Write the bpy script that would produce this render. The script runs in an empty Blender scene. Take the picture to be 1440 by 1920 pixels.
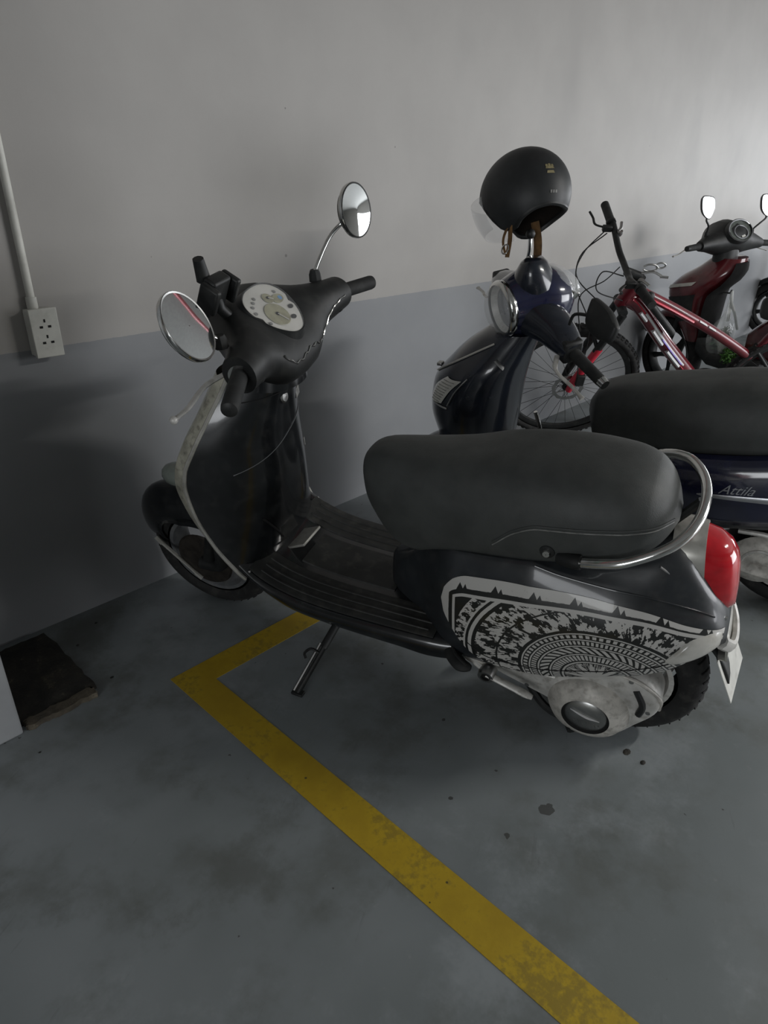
import bpy, math, random
import numpy as np
from mathutils import Matrix, Vector

random.seed(7); np.random.seed(7)
S = bpy.context.scene
COL = S.collection
R = math.radians

# ------------------------------------------------------------------ camera
cam_d = bpy.data.cameras.new('camera'); cam = bpy.data.objects.new('camera', cam_d); COL.objects.link(cam)
cam_d.sensor_fit = 'HORIZONTAL'; cam_d.sensor_width = 36.0; cam_d.lens = 36.0 * 1251.2 / 1440.0
cam_d.clip_start = 0.02; cam_d.clip_end = 100
YAW, PITCH, ROLL = R(46.91), R(26.33), R(0.82)
_f = Vector((math.sin(YAW) * math.cos(PITCH), math.cos(YAW) * math.cos(PITCH), -math.sin(PITCH)))
_r = Vector((math.cos(YAW), -math.sin(YAW), 0)); _u = _r.cross(_f)
_r2 = _r * math.cos(ROLL) + _u * math.sin(ROLL); _u2 = -_r * math.sin(ROLL) + _u * math.cos(ROLL)
M = Matrix.Identity(4)
for i in range(3):
    M[i][0] = _r2[i]; M[i][1] = _u2[i]; M[i][2] = -_f[i]
M[0][3], M[1][3], M[2][3] = 0.0, -1.988, 1.30
cam.matrix_world = M
S.camera = cam

# ------------------------------------------------------------------ world, exposure
w = bpy.data.worlds.new('sky'); S.world = w; w.use_nodes = True
bgn = w.node_tree.nodes['Background']
bgn.inputs[0].default_value = (0.80, 0.88, 1.0, 1); bgn.inputs[1].default_value = 1.2
S.view_settings.view_transform = 'Standard'; S.view_settings.look = 'None'
S.view_settings.gamma = 1.0; S.view_settings.use_curve_mapping = False
S.view_settings.exposure = 0.0
S.cycles.use_denoising = True
S.cycles.max_bounces = 6

# ------------------------------------------------------------------ large lights: daylight of the garage entrance, ceiling tubes, added side fill
def area(name, loc, aim, sx, sy, power, color=(1, 1, 1)):
    l = bpy.data.lights.new(name, 'AREA'); l.shape = 'RECTANGLE'; l.size = sx; l.size_y = sy; l.energy = power; l.color = color
    o = bpy.data.objects.new(name, l); COL.objects.link(o); o.location = loc
    o.rotation_euler = (Vector(aim) - Vector(loc)).to_track_quat('-Z', 'Y').to_euler()
    return o
area('entrance_daylight', (6.4, -6.9, 1.25), (6.4, 0.0, 1.25), 5.4, 2.1, 230, (0.98, 0.98, 1.0))
area('end_window_daylight', (12.9, -3.4, 1.45), (0.0, -3.4, 1.45), 4.4, 1.7, 185, (0.96, 0.98, 1.0))
area('ceiling_tube_light', (3.7, -4.0, 2.73), (3.7, -4.0, 0), 1.2, 0.10, 100, (1.0, 0.98, 0.94))
area('side_fill', (-3.9, -3.5, 1.3), (0.0, -3.5, 1.3), 1.9, 1.5, 54, (0.97, 0.99, 1.0))  # added fill from the left for the black scooter's near side

# ------------------------------------------------------------------ node helpers
class N:
    """tiny expression builder for shader math"""
    def __init__(s, nt, sock): s.nt, s.s = nt, sock
    def _m(s, op, *a):
        n = s.nt.nodes.new('ShaderNodeMath'); n.operation = op
        for i, v in enumerate((s,) + a):
            if isinstance(v, N): s.nt.links.new(v.s, n.inputs[i])
            else: n.inputs[i].default_value = v
        return N(s.nt, n.outputs[0])
    def __add__(s, o): return s._m('ADD', o)
    def __sub__(s, o): return s._m('SUBTRACT', o)
    def __mul__(s, o): return s._m('MULTIPLY', o)
    def __truediv__(s, o): return s._m('DIVIDE', o)
    def gt(s, o): return s._m('GREATER_THAN', o)
    def lt(s, o): return s._m('LESS_THAN', o)
    def mx(s, o): return s._m('MAXIMUM', o)
    def mn(s, o): return s._m('MINIMUM', o)
    def sq(s): return s._m('SQRT')
    def fr(s): return s._m('FRACT')
    def sin(s): return s._m('SINE')
    def ab(s): return s._m('ABSOLUTE')
    def atan2(s, o): return s._m('ARCTAN2', o)
    def pw(s, o): return s._m('POWER', o)
    def band(s, a, b): return s.gt(a) * s.lt(b)
    def sm(s, a, b):
        n = s.nt.nodes.new('ShaderNodeMapRange'); n.interpolation_type = 'SMOOTHSTEP'
        s.nt.links.new(s.s, n.inputs[0]); n.inputs[1].default_value = a; n.inputs[2].default_value = b
        return N(s.nt, n.outputs[0])

def coords(nt, kind='Object'):
    tc = nt.nodes.new('ShaderNodeTexCoord'); return tc.outputs[kind]
def sep(nt, sock):
    n = nt.nodes.new('ShaderNodeSeparateXYZ'); nt.links.new(sock, n.inputs[0]); return [N(nt, o) for o in n.outputs]
def comb(nt, x, y, z=0.0):
    n = nt.nodes.new('ShaderNodeCombineXYZ')
    for i, v in enumerate((x, y, z)):
        if isinstance(v, N): nt.links.new(v.s, n.inputs[i])
        else: n.inputs[i].default_value = v
    return n.outputs[0]
def noise(nt, vec, scale, detail=4, rough=0.55):
    n = nt.nodes.new('ShaderNodeTexNoise'); n.inputs['Scale'].default_value = scale; n.inputs['Detail'].default_value = detail
    n.inputs['Roughness'].default_value = rough
    if vec is not None: nt.links.new(vec, n.inputs['Vector'])
    return N(nt, n.outputs['Fac'])
def voro(nt, vec, scale, feature='F1'):
    n = nt.nodes.new('ShaderNodeTexVoronoi'); n.inputs['Scale'].default_value = scale; n.feature = feature
    if vec is not None: nt.links.new(vec, n.inputs['Vector'])
    return N(nt, n.outputs['Distance'])
def mix(nt, fac, a, b):
    n = nt.nodes.new('ShaderNodeMix'); n.data_type = 'RGBA'
    if isinstance(fac, N): nt.links.new(fac.s, n.inputs[0])
    else: n.inputs[0].default_value = fac
    for i, v in ((6, a), (7, b)):
        if isinstance(v, (tuple, list)): n.inputs[i].default_value = (*v[:3], 1)
        else: nt.links.new(v, n.inputs[i])
    return n.outputs[2]
def newmat(name):
    m = bpy.data.materials.new(name); m.use_nodes = True
    nt = m.node_tree; b = nt.nodes['Principled BSDF']; return m, nt, b
def bump(nt, b, h, strength=0.3, dist=0.01):
    n = nt.nodes.new('ShaderNodeBump'); n.inputs['Strength'].default_value = strength; n.inputs['Distance'].default_value = dist
    nt.links.new(h.s, n.inputs['Height']); nt.links.new(n.outputs[0], b.inputs['Normal'])

def pmat(name, col, rough=0.5, metal=0.0, coat=0.0, var=0.25, scale=14, dust=None, bumpv=0.0, bscale=300, trans=0.0, alpha=1.0, emit=None, ior=1.45):
    """plain procedural material: colour and roughness broken up by noise, optional dust, optional fine grain"""
    m, nt, b = newmat(name); v = coords(nt)
    n1 = noise(nt, v, scale, 5)
    c2 = tuple(min(1, c * (1 + var)) for c in col); c1 = tuple(c * (1 - var) for c in col)
    c = mix(nt, n1.sm(0.3, 0.7), c1, c2)
    if dust:
        c = mix(nt, noise(nt, v, scale * 2.3, 6).sm(0.48, 0.72) * dust[1], c, dust[0])
    nt.links.new(c, b.inputs['Base Color'])
    r = noise(nt, v, scale * 1.7, 4) * 0.25 * max(rough, .12) + rough * 0.875
    nt.links.new(r.s, b.inputs['Roughness'])
    b.inputs['Metallic'].default_value = metal; b.inputs['Coat Weight'].default_value = coat; b.inputs['Coat Roughness'].default_value = 0.08
    b.inputs['Transmission Weight'].default_value = trans; b.inputs['Alpha'].default_value = alpha; b.inputs['IOR'].default_value = ior
    if bumpv: bump(nt, b, noise(nt, v, bscale, 3), bumpv, 0.002)
    return m

MT = {}
MT['black_paint'] = pmat('black_gloss_paint', (0.008, 0.009, 0.010), 0.22, coat=0.5, var=0.3, dust=((0.05, 0.05, 0.048), 0.25))
MT['cowl_paint'] = pmat('dusty_black_paint', (0.020, 0.023, 0.026), 0.33, coat=0.35, var=0.2, dust=((0.055, 0.056, 0.056), 0.35))
MT['black_plastic'] = pmat('black_plastic', (0.012, 0.013, 0.013), 0.5, var=0.3, dust=((0.05, 0.05, 0.045), 0.3))
MT['dull_black'] = pmat('dull_black_plastic', (0.008, 0.008, 0.008), 0.85, var=0.3); MT['dull_black'].node_tree.nodes['Principled BSDF'].inputs['Specular IOR Level'].default_value = 0.12
MT['rubber'] = pmat('black_rubber', (0.013, 0.014, 0.014), 0.75, var=0.3, dust=((0.05, 0.05, 0.045), 0.35))
MT['mat_rubber'] = pmat('floor_mat_rubber', (0.018, 0.019, 0.018), 0.55, var=0.3, dust=((0.06, 0.058, 0.05), 0.5))
MT['tyre'] = pmat('tyre_rubber', (0.014, 0.014, 0.014), 0.8, var=0.3, dust=((0.06, 0.058, 0.052), 0.45), bumpv=0.4, bscale=160)
MT['seat'] = pmat('seat_vinyl', (0.050, 0.054, 0.052), 0.55, var=0.15, dust=((0.07, 0.07, 0.066), 0.3), bumpv=0.25, bscale=420)
MT['chrome'] = pmat('chrome', (0.72, 0.72, 0.70), 0.12, 1.0, var=0.1, dust=((0.35, 0.33, 0.29), 0.35))
MT['steel'] = pmat('dull_steel', (0.40, 0.40, 0.39), 0.35, 1.0, var=0.2)
MT['alu'] = pmat('cast_aluminium', (0.56, 0.55, 0.52), 0.42, 0.2, var=0.15, scale=20, dust=((0.20, 0.18, 0.15), 0.5), bumpv=0.15, bscale=200)
MT['alu_dirty'] = pmat('dirty_aluminium', (0.50, 0.48, 0.44), 0.5, 0.15, var=0.25, scale=25, dust=((0.16, 0.14, 0.12), 0.5), bumpv=0.2, bscale=200)
MT['mirror'] = pmat('mirror_glass', (0.86, 0.88, 0.88), 0.015, 1.0, var=0.02)
MT['trim'] = pmat('pale_trim', (0.50, 0.49, 0.45), 0.3, 0.5, var=0.15, dust=((0.25, 0.24, 0.21), 0.4))
MT['tail_red'] = pmat('red_lens', (0.50, 0.008, 0.016), 0.10, coat=0.8, var=0.15, scale=30)
MT['tail_red_dark'] = pmat('dark_red_lens', (0.20, 0.006, 0.010), 0.12, coat=0.8, var=0.15)
MT['lens'] = pmat('milky_lens', (0.52, 0.51, 0.47), 0.22, coat=0.6, var=0.12, dust=((0.34, 0.32, 0.27), 0.5))
MT['lens_grey'] = pmat('smoked_lens', (0.16, 0.18, 0.16), 0.25, coat=0.5, var=0.15)
MT['grey_paint'] = pmat('grey_body_plastic', (0.12, 0.125, 0.13), 0.3, coat=0.4, var=0.2, dust=((0.25, 0.24, 0.22), 0.35))
MT['cream'] = pmat('cream_paint', (0.40, 0.39, 0.32), 0.3, coat=0.4, var=0.25, scale=22, dust=((0.05, 0.045, 0.035), 0.6))
MT['navy'] = pmat('navy_paint', (0.010, 0.012, 0.040), 0.18, coat=0.8, var=0.25, dust=((0.05, 0.05, 0.06), 0.15))
MT['attila_dark'] = pmat('dark_navy_paint', (0.010, 0.013, 0.020), 0.25, coat=0.6, var=0.25, dust=((0.05, 0.05, 0.055), 0.2))
MT['maroon'] = pmat('maroon_paint', (0.09, 0.010, 0.013), 0.22, coat=0.8, var=0.25)
MT['bike_red'] = pmat('bike_dark_red_paint', (0.14, 0.008, 0.016), 0.3, coat=0.6, var=0.2)
MT['bike_bright'] = pmat('bike_bright_red_paint', (0.62, 0.02, 0.05), 0.3, coat=0.5, var=0.12)
MT['white_paint'] = pmat('white_paint', (0.72, 0.72, 0.72), 0.3, coat=0.4, var=0.08)
MT['leather'] = pmat('brown_leather', (0.16, 0.085, 0.030), 0.6, var=0.3, scale=40)
MT['helmet'] = pmat('matte_black_shell', (0.020, 0.022, 0.023), 0.48, var=0.15, dust=((0.05, 0.05, 0.05), 0.2))
MT['lining'] = pmat('brown_lining', (0.018, 0.013, 0.009), 0.9, var=0.3)
MT['clear'] = pmat('clear_plastic', (0.85, 0.86, 0.86), 0.12, trans=0.0, alpha=0.20, var=0.05)
MT['dial_clear'] = pmat('dial_cover', (0.85, 0.86, 0.86), 0.08, alpha=0.05, var=0.05)
MT['dark_metal'] = pmat('brown_black_metal', (0.035, 0.030, 0.025), 0.55, 0.4, var=0.4, scale=30)
MT['glass'] = pmat('lamp_glass', (0.9, 0.92, 0.92), 0.05, coat=0.3, alpha=0.28, var=0.03)
MT['gold'] = pmat('faded_gold_print', (0.22, 0.19, 0.10), 0.5, var=0.3, scale=60)
MT['grey_print'] = pmat('grey_print', (0.20, 0.20, 0.19), 0.5, var=0.3, scale=60)
MT['silver_print'] = pmat('silver_print', (0.42, 0.43, 0.45), 0.3, 0.6, var=0.2)
MT['plate'] = pmat('white_plate', (0.62, 0.62, 0.58), 0.4, var=0.12, dust=((0.3, 0.29, 0.26), 0.4))
MT['pvc'] = pmat('white_pvc', (0.62, 0.62, 0.57), 0.45, var=0.08, dust=((0.35, 0.34, 0.30), 0.3))
MT['hole'] = pmat('black_slot', (0.006, 0.006, 0.006), 0.8)
MT['dial'] = pmat('dial_white', (0.55, 0.54, 0.50), 0.4, var=0.08)
MT['dial_face'] = pmat('dial_ivory', (0.30, 0.29, 0.20), 0.4, var=0.15, scale=50)
MT['lcd'] = pmat('lcd_blue', (0.16, 0.32, 0.55), 0.3)
MT['purple'] = pmat('purple_print', (0.25, 0.18, 0.60), 0.4, var=0.3, scale=80)

# ------------------------------------------------------------------ geometry helpers
A = lambda *v: np.array(v, float)
def pchip(xs, ys):
    xs = np.array(xs, float); ys = np.array(ys, float)
    if xs[0] > xs[-1]: xs, ys = xs[::-1], ys[::-1]
    h = np.diff(xs); d = np.diff(ys) / h; m = np.zeros_like(xs)
    m[0], m[-1] = d[0], d[-1]
    for i in range(1, len(xs) - 1):
        if d[i - 1] * d[i] > 0:
            w1, w2 = 2 * h[i] + h[i - 1], h[i] + 2 * h[i - 1]; m[i] = (w1 + w2) / (w1 / d[i - 1] + w2 / d[i])
    def f(x):
        x = np.clip(x, xs[0], xs[-1]); i = np.clip(np.searchsorted(xs, x) - 1, 0, len(h) - 1)
        t = (x - xs[i]) / h[i]; t2, t3 = t * t, t ** 3
        return (2 * t3 - 3 * t2 + 1) * ys[i] + (t3 - 2 * t2 + t) * h[i] * m[i] + (-2 * t3 + 3 * t2) * ys[i + 1] + (t3 - t2) * h[i] * m[i + 1]
    return f
def spl(pts, n, closed=False):
    P = np.array(pts, float)
    P = np.vstack([P[-1], P, P[0], P[1]]) if closed else np.vstack([2 * P[0] - P[1], P, 2 * P[-1] - P[-2]])
    k = len(P) - 3; out = []
    for s in np.linspace(0, k, n, endpoint=not closed):
        i = min(int(s), k - 1); t = s - i; a, b, c, d = P[i:i + 4]
        out.append(0.5 * (2 * b + (c - a) * t + (2 * a - 5 * b + 4 * c - d) * t * t + (3 * b - a - 3 * c + d) * t ** 3))
    return np.array(out)
def unit(v): v = np.array(v, float); return v / (np.linalg.norm(v) + 1e-12)

class MB:
    """collects shapes into one mesh"""
    def __init__(s): s.v, s.f, s.uv = [], [], None
    def add(s, v, f):
        o = len(s.v); s.v += [tuple(map(float, p)) for p in v]; s.f += [tuple(i + o for i in q) for q in f]; return s
    def loft(s, rings, closed=True, caps=True):
        rings = np.array(rings, float); n, k = rings.shape[:2]; f = []
        for i in range(n - 1):
            for j in range(k if closed else k - 1):
                a, b = i * k + j, i * k + (j + 1) % k; f.append((a, b, b + k, a + k))
        if caps and closed: f += [tuple(range(k))[::-1], tuple(range((n - 1) * k, n * k))]
        return s.add(rings.reshape(-1, 3), f)
    def tube(s, path, r, k=10, caps=True, closed=False, flat=1.0, up=None):
        P = np.array(path, float); n = len(P); rr = np.broadcast_to(np.array(r, float), (n,))
        T = np.gradient(P, axis=0) if not closed else np.roll(P, -1, 0) - np.roll(P, 1, 0)
        T = np.array([unit(t) for t in T]); nv = unit(np.cross(T[0], up if up is not None else (A(0, 0, 1) if abs(T[0][2]) < .9 else A(1, 0, 0)))); rings = []
        for i in range(n):
            nv = unit(nv - T[i] * (nv @ T[i])); bv = np.cross(T[i], nv)
            rings.append([P[i] + rr[i] * (math.cos(t) * nv + flat * math.sin(t) * bv) for t in np.linspace(0, 2 * math.pi, k, endpoint=False)])
        if closed: rings.append(rings[0])
        return s.loft(rings, True, caps and not closed)
    def lathe(s, prof, org, axis, k=32, ref=None, arc=None):
        """prof: list of (radius, height along axis)"""
        ax = unit(axis); u = unit(np.cross(ax, ref if ref is not None else (A(0, 0, 1) if abs(ax[2]) < .9 else A(1, 0, 0)))); v = np.cross(ax, u); org = np.array(org, float)
        a = np.linspace(0, 2 * math.pi, k, endpoint=False) if arc is None else np.linspace(arc[0], arc[1], k)
        rings = [[org + ax * h + r * (math.cos(t) * u + math.sin(t) * v) for t in a] for r, h in prof]
        return s.loft(rings, arc is None, False)
    def box(s, c, h, rot=None):
        c = np.array(c, float); h = np.array(h, float); q = [A(x, y, z) * h for x in (-1, 1) for y in (-1, 1) for z in (-1, 1)]
        if rot is not None: q = [rot @ p for p in q]
        return s.add([c + p for p in q], [(0, 1, 3, 2), (4, 6, 7, 5), (0, 4, 5, 1), (2, 3, 7, 6), (0, 2, 6, 4), (1, 5, 7, 3)])
    def ball(s, c, r, k=16, rot=None, zmin=-1.0):
        c = np.array(c, float); r = np.broadcast_to(np.array(r, float), (3,)); rings = []
        for t in np.linspace(0.02, math.acos(max(-.9998, zmin)), k // 2 + 1):
            ring = [A(math.sin(t) * math.cos(p), math.sin(t) * math.sin(p), math.cos(t)) * r for p in np.linspace(0, 2 * math.pi, k, endpoint=False)]
            rings.append([c + (rot @ q if rot is not None else q) for q in ring])
        return s.loft(rings, True, True)
    def prism(s, poly, axis, lo, hi, org=(0, 0, 0)):
        """poly in the plane across axis 'x','y' or 'z', from lo to hi"""
        org = np.array(org, float)
        def P(p, h): return {'x': A(h, p[0], p[1]), 'y': A(p[0], h, p[1]), 'z': A(p[0], p[1], h)}[axis] + org
        n = len(poly); v = [P(p, lo) for p in poly] + [P(p, hi) for p in poly]
        return s.add(v, [tuple(range(n))[::-1], tuple(range(n, 2 * n))] + [(i, (i + 1) % n, n + (i + 1) % n, n + i) for i in range(n)])
    def xf(s, fn): s.v = [tuple(fn(np.array(p))) for p in s.v]; return s
    def build(s, name, mat, parent=None, smooth=40, bevel=0, sub=0, solid=0, kind=None, label=None):
        me = bpy.data.meshes.new(name); me.from_pydata(s.v, [], s.f)
        import bmesh
        bm = bmesh.new(); bm.from_mesh(me); bmesh.ops.remove_doubles(bm, verts=bm.verts, dist=1e-6); bmesh.ops.recalc_face_normals(bm, faces=bm.faces); bm.to_mesh(me); bm.free()
        me.materials.append(MT[mat] if isinstance(mat, str) else mat)
        if smooth:
            for p in me.polygons: p.use_smooth = True
            me.set_sharp_from_angle(angle=R(smooth))
        o = bpy.data.objects.new(name, me); COL.objects.link(o); o.parent = parent
        if solid: q = o.modifiers.new('thickness', 'SOLIDIFY'); q.thickness = solid; q.offset = -1
        if bevel: q = o.modifiers.new('bevel', 'BEVEL'); q.width = bevel; q.segments = 2; q.limit_method = 'ANGLE'; q.angle_limit = R(40)
        if sub: q = o.modifiers.new('subdivision', 'SUBSURF'); q.levels = sub; q.render_levels = sub
        if kind: o['kind'] = kind
        if label: o['label'] = label
        return o
def rotm(axis, ang):
    a = unit(axis); c, s = math.cos(ang), math.sin(ang); x, y, z = a
    K = np.array([[0, -z, y], [z, 0, -x], [-y, x, 0]]); return np.eye(3) + s * K + (1 - c) * K @ K
def frame_rot(n, up=(0, 0, 1)):
    """columns: right, up', n"""
    n = unit(n); r = unit(np.cross(up, n)); u = np.cross(n, r); return np.stack([r, u, n], 1)
def tag(o, label, cat, group=None, kind=None):
    o['label'] = label; o['category'] = cat
    if group: o['group'] = group
    if kind: o['kind'] = kind
    return o
def struct(o, label=None):
    o['kind'] = 'structure'
    if label: o['label'] = label
    return o
def thing(name, label, cat, mat4=None, group=None):
    o = bpy.data.objects.new(name, None); COL.objects.link(o); o.empty_display_size = 0.2
    if mat4 is not None: o.matrix_world = mat4
    return tag(o, label, cat, group)
def vehicle_frame(x, y, head, lean, z=0.0):
    """local x forward, y left, z up; leaning to its left"""
    X = Vector((math.cos(head), math.sin(head), 0)); L = Vector((-math.sin(head), math.cos(head), 0)); Z = Vector((0, 0, 1))
    U = Z * math.cos(lean) + L * math.sin(lean); Lf = L * math.cos(lean) - Z * math.sin(lean)
    m = Matrix.Identity(4)
    for i in range(3): m[i][0] = X[i]; m[i][1] = Lf[i]; m[i][2] = U[i]
    m[0][3], m[1][3], m[2][3] = x, y, z
    return m
def text_mesh(name, body, mat, parent, org, right, up, size, shear=0.0, depth=0.0008, wrap=None):
    cu = bpy.data.curves.new(name, 'FONT'); cu.body = body; cu.size = size; cu.shear = shear; cu.extrude = depth; cu.align_x = 'CENTER'; cu.align_y = 'CENTER'; cu.resolution_u = 3
    t = bpy.data.objects.new(name + '_src', cu); COL.objects.link(t)
    dg = bpy.context.evaluated_depsgraph_get(); me = bpy.data.meshes.new_from_object(t.evaluated_get(dg))
    bpy.data.objects.remove(t); bpy.data.curves.remove(cu)
    r, u = unit(right), unit(up); n = np.cross(r, u)
    for v in me.vertices:
        p = np.array(org) + r * v.co.x + u * v.co.y + n * v.co.z
        v.co = wrap(p) if wrap else p
    me.materials.clear(); me.materials.append(MT[mat]); me.name = name
    o = bpy.data.objects.new(name, me); COL.objects.link(o); o.parent = parent
    return o
def tyre_parts(parent, c, axle, Rr, wd, rim_r, rim_mat='alu', spokes=5, name='wheel', tread=True, hub_r=0.035, spoke_w=0.03):
    """a wheel: tyre with rounded section, rim, spokes and hub"""
    c = np.array(c, float); ax = unit(axle); sh = Rr - rim_r; prof = []
    for t in np.linspace(-2.25, 2.25, 17):
        prof.append((rim_r + sh * 0.5 + sh * 0.5 * math.cos(t), wd / 2 * math.sin(t) / 1.0 if abs(t) < 1.57 else wd / 2 * math.copysign(math.sin(abs(t)), t)))
    ty = MB().lathe(prof, c, ax, 48).build('tyre', 'tyre', parent)
    if tread:
        g = MB(); u = unit(np.cross(ax, (0, 0, 1) if abs(ax[2]) < .9 else (1, 0, 0))); v = np.cross(ax, u)
        for i in range(40):
            a = i * 2 * math.pi / 40; d = math.cos(a) * u + math.sin(a) * v; tt = np.cross(ax, d)
            for s2 in (-1, 1):
                p0 = c + d * (Rr - .0005) + ax * s2 * .006; p1 = c + d * (Rr - sh * .13) + ax * s2 * wd * .36 + tt * .012
                g.tube([p0, (p0 + p1) / 2 + d * .0022, p1], .0022, 4)
        g.build('tread', 'hole', parent, kind='stuff')
    w2 = wd * 0.36
    rim = MB().lathe([(rim_r + .004, w2), (rim_r + .006, w2 + .004), (rim_r - .006, w2 + .003), (rim_r - .016, w2 * .55), (rim_r - .016, -w2 * .55), (rim_r - .006, -w2 - .003), (rim_r + .006, -w2 - .004), (rim_r + .004, -w2)], c, ax, 40).build('rim', rim_mat, parent)
    MB().lathe([(.004, wd * .42), (hub_r * .6, wd * .42), (hub_r, wd * .3), (hub_r, -wd * .3), (hub_r * .6, -wd * .42), (.004, -wd * .42)], c, ax, 20).build('hub', 'steel', parent)
    if spokes:
        u = unit(np.cross(ax, (0, 0, 1) if abs(ax[2]) < .9 else (1, 0, 0))); v = np.cross(ax, u)
        for i in range(spokes):
            a = i * 2 * math.pi / spokes + .3; d = math.cos(a) * u + math.sin(a) * v
            MB().tube([c + d * hub_r * .7, c + d * (hub_r + rim_r) / 2, c + d * (rim_r - .012)], [spoke_w * .75, spoke_w * .5, spoke_w * .7], 8, flat=.6, up=ax).build('spoke', rim_mat, parent)
    return ty

# ------------------------------------------------------------------ the room
def floor_mat():
    m, nt, b = newmat('painted_concrete'); v = coords(nt)
    big = noise(nt, v, 0.9, 4); mid = noise(nt, v, 5, 6, .6); fine = noise(nt, v, 38, 5, .65)
    c = mix(nt, big.sm(.35, .68), (0.150, 0.170, 0.172), (0.230, 0.252, 0.262))
    c = mix(nt, mid.sm(.46, .72) * 0.65, c, (0.110, 0.118, 0.108))
    c = mix(nt, fine.sm(.62, .80) * 0.5, c, (0.26, 0.27, 0.27))
    pt = noise(nt, v, 2.3, 7, .68); c = mix(nt, pt.sm(.53, .66) * 0.6, c, (0.098, 0.104, 0.094)); c = mix(nt, noise(nt, v, 1.6, 7, .7).sm(.53, .68) * 0.55, c, (0.30, 0.325, 0.34))
    st = voro(nt, v, 3.1); st2 = noise(nt, v, 9, 5)
    c = mix(nt, (st + (st2 - .5) * 0.4).lt(.022) * 0.75, c, (0.035, 0.033, 0.028))
    sp = voro(nt, v, 11); c = mix(nt, (sp + (fine - .5) * 0.25).lt(.035) * 0.8, c, (0.03, 0.028, 0.024))
    x, y, z = sep(nt, v)
    scv = comb(nt, x * 3.0 + y * 2.0, y * 26.0 - x * 14.0, z)
    c = mix(nt, noise(nt, scv, 1.6, 3).sm(.66, .74) * 0.22, c, (0.07, 0.072, 0.072))
    nt.links.new(c, b.inputs['Base Color'])
    nt.links.new((mid * 0.35 + 0.32).s, b.inputs['Roughness']); bump(nt, b, mid * 0.6 + fine * 0.4, .12, .004)
    return m
def wall_mat(split=0.868):
    m, nt, b = newmat('two_tone_wall_paint'); v = coords(nt); x, y, z = sep(nt, v)
    n = noise(nt, v, 2.2, 5); f = noise(nt, v, 30, 4)
    up = mix(nt, n.sm(.3, .75), (0.328, 0.315, 0.297), (0.368, 0.354, 0.334))
    lo = mix(nt, n.sm(.3, .75), (0.212, 0.220, 0.230), (0.245, 0.253, 0.262))
    c = mix(nt, (z + (f - .5) * 0.006).lt(split), up, lo)
    c = mix(nt, noise(nt, comb(nt, x * 1.3, y, z * .8 + 3.1), 1.25, 3, .45).sm(.60, .76) * 0.20, c, (0.17, 0.17, 0.165))
    c = mix(nt, voro(nt, v, 4.3).lt(.022) * 0.55, c, (0.06, 0.06, 0.055))
    nt.links.new(c, b.inputs['Base Color']); b.inputs['Roughness'].default_value = 0.55
    bump(nt, b, noise(nt, v, 60, 4) * 0.5 + n * 0.5, .10, .004)
    return m
MT['floor'] = floor_mat(); MT['wall'] = wall_mat()
MT['ceiling'] = pmat('ceiling_paint', (0.36, 0.36, 0.35), 0.8, var=0.06)
def rough_mat(name, c1, c2, c3):
    m, nt, b = newmat(name); v = coords(nt); n = noise(nt, v, 14, 6, .7); n2 = noise(nt, v, 45, 5, .7)
    c = mix(nt, n.sm(.35, .62), c1, c2); c = mix(nt, (n * .5 + n2 * .5).sm(.55, .66), c, c3)
    nt.links.new(c, b.inputs['Base Color']); b.inputs['Roughness'].default_value = .85; bump(nt, b, n2, .6, .01); return m
MT['grime'] = rough_mat('grimy_concrete', (0.012, 0.012, 0.010), (0.030, 0.027, 0.021), (0.085, 0.072, 0.050))
MT['grime_edge'] = rough_mat('worn_concrete_edge', (0.05, 0.042, 0.030), (0.10, 0.085, 0.06), (0.19, 0.165, 0.12))
def yellow_mat():
    m, nt, b = newmat('yellow_line_paint'); v = coords(nt); n = noise(nt, v, 6, 6, .65); f = noise(nt, v, 55, 5, .7)
    c = mix(nt, n.sm(.3, .7), (0.36, 0.238, 0.010), (0.47, 0.325, 0.014)); c = mix(nt, (n * .6 + f * .4).sm(.50, .60) * .6, c, (0.17, 0.125, 0.025))
    c = mix(nt, voro(nt, v, 14).lt(.05) * .8, c, (0.03, 0.027, 0.02))
    nt.links.new(c, b.inputs['Base Color']); b.inputs['Roughness'].default_value = .55; bump(nt, b, f, .15, .003); return m
MT['yellow'] = yellow_mat()

X0, X1, Y0 = -4.0, 13.0, -7.0
struct(MB().box(((X0 + X1) / 2, (Y0 - 0.4) / 2, -0.075), ((X1 - X0) / 2, -Y0 / 2 + 0.6, 0.075)).build('floor', 'floor', smooth=0), 'grey painted concrete garage floor')
struct(MB().box(((X0 + X1) / 2, 0.1, 1.4), ((X1 - X0) / 2, 0.1, 1.4)).build('wall_back', 'wall', smooth=0), 'two-tone garage wall, beige above grey')
wl_ = MB().box((X0 - .1, -1.27, 1.4), (.1, 1.27, 1.4)).box((X0 - .1, -5.83, 1.4), (.1, 1.37, 1.4)).box((X0 - .1, -3.5, .27), (.1, .96, .27)).box((X0 - .1, -3.5, 2.43), (.1, .96, .37))  # gap in the wall added to go with the side fill
struct(wl_.build('wall_left', 'wall', smooth=0))
wr_ = MB().box((X1 + .1, -.55, 1.4), (.1, .65, 1.4)).box((X1 + .1, -6.4, 1.4), (.1, .8, 1.4)).box((X1 + .1, -3.4, .28), (.1, 2.2, .28)).box((X1 + .1, -3.4, 2.56), (.1, 2.2, .24))
struct(wr_.build('wall_right', 'wall', smooth=0))
fw = MB().box(((X0 + 3.7) / 2, Y0 - .1, 1.4), ((3.7 - X0) / 2, .1, 1.4)).box(((9.1 + X1) / 2, Y0 - .1, 1.4), ((X1 - 9.1) / 2, .1, 1.4)).box((6.4, Y0 - .1, 2.6), (2.7, .1, .2))
struct(fw.build('wall_front', 'wall', smooth=0))
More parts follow.
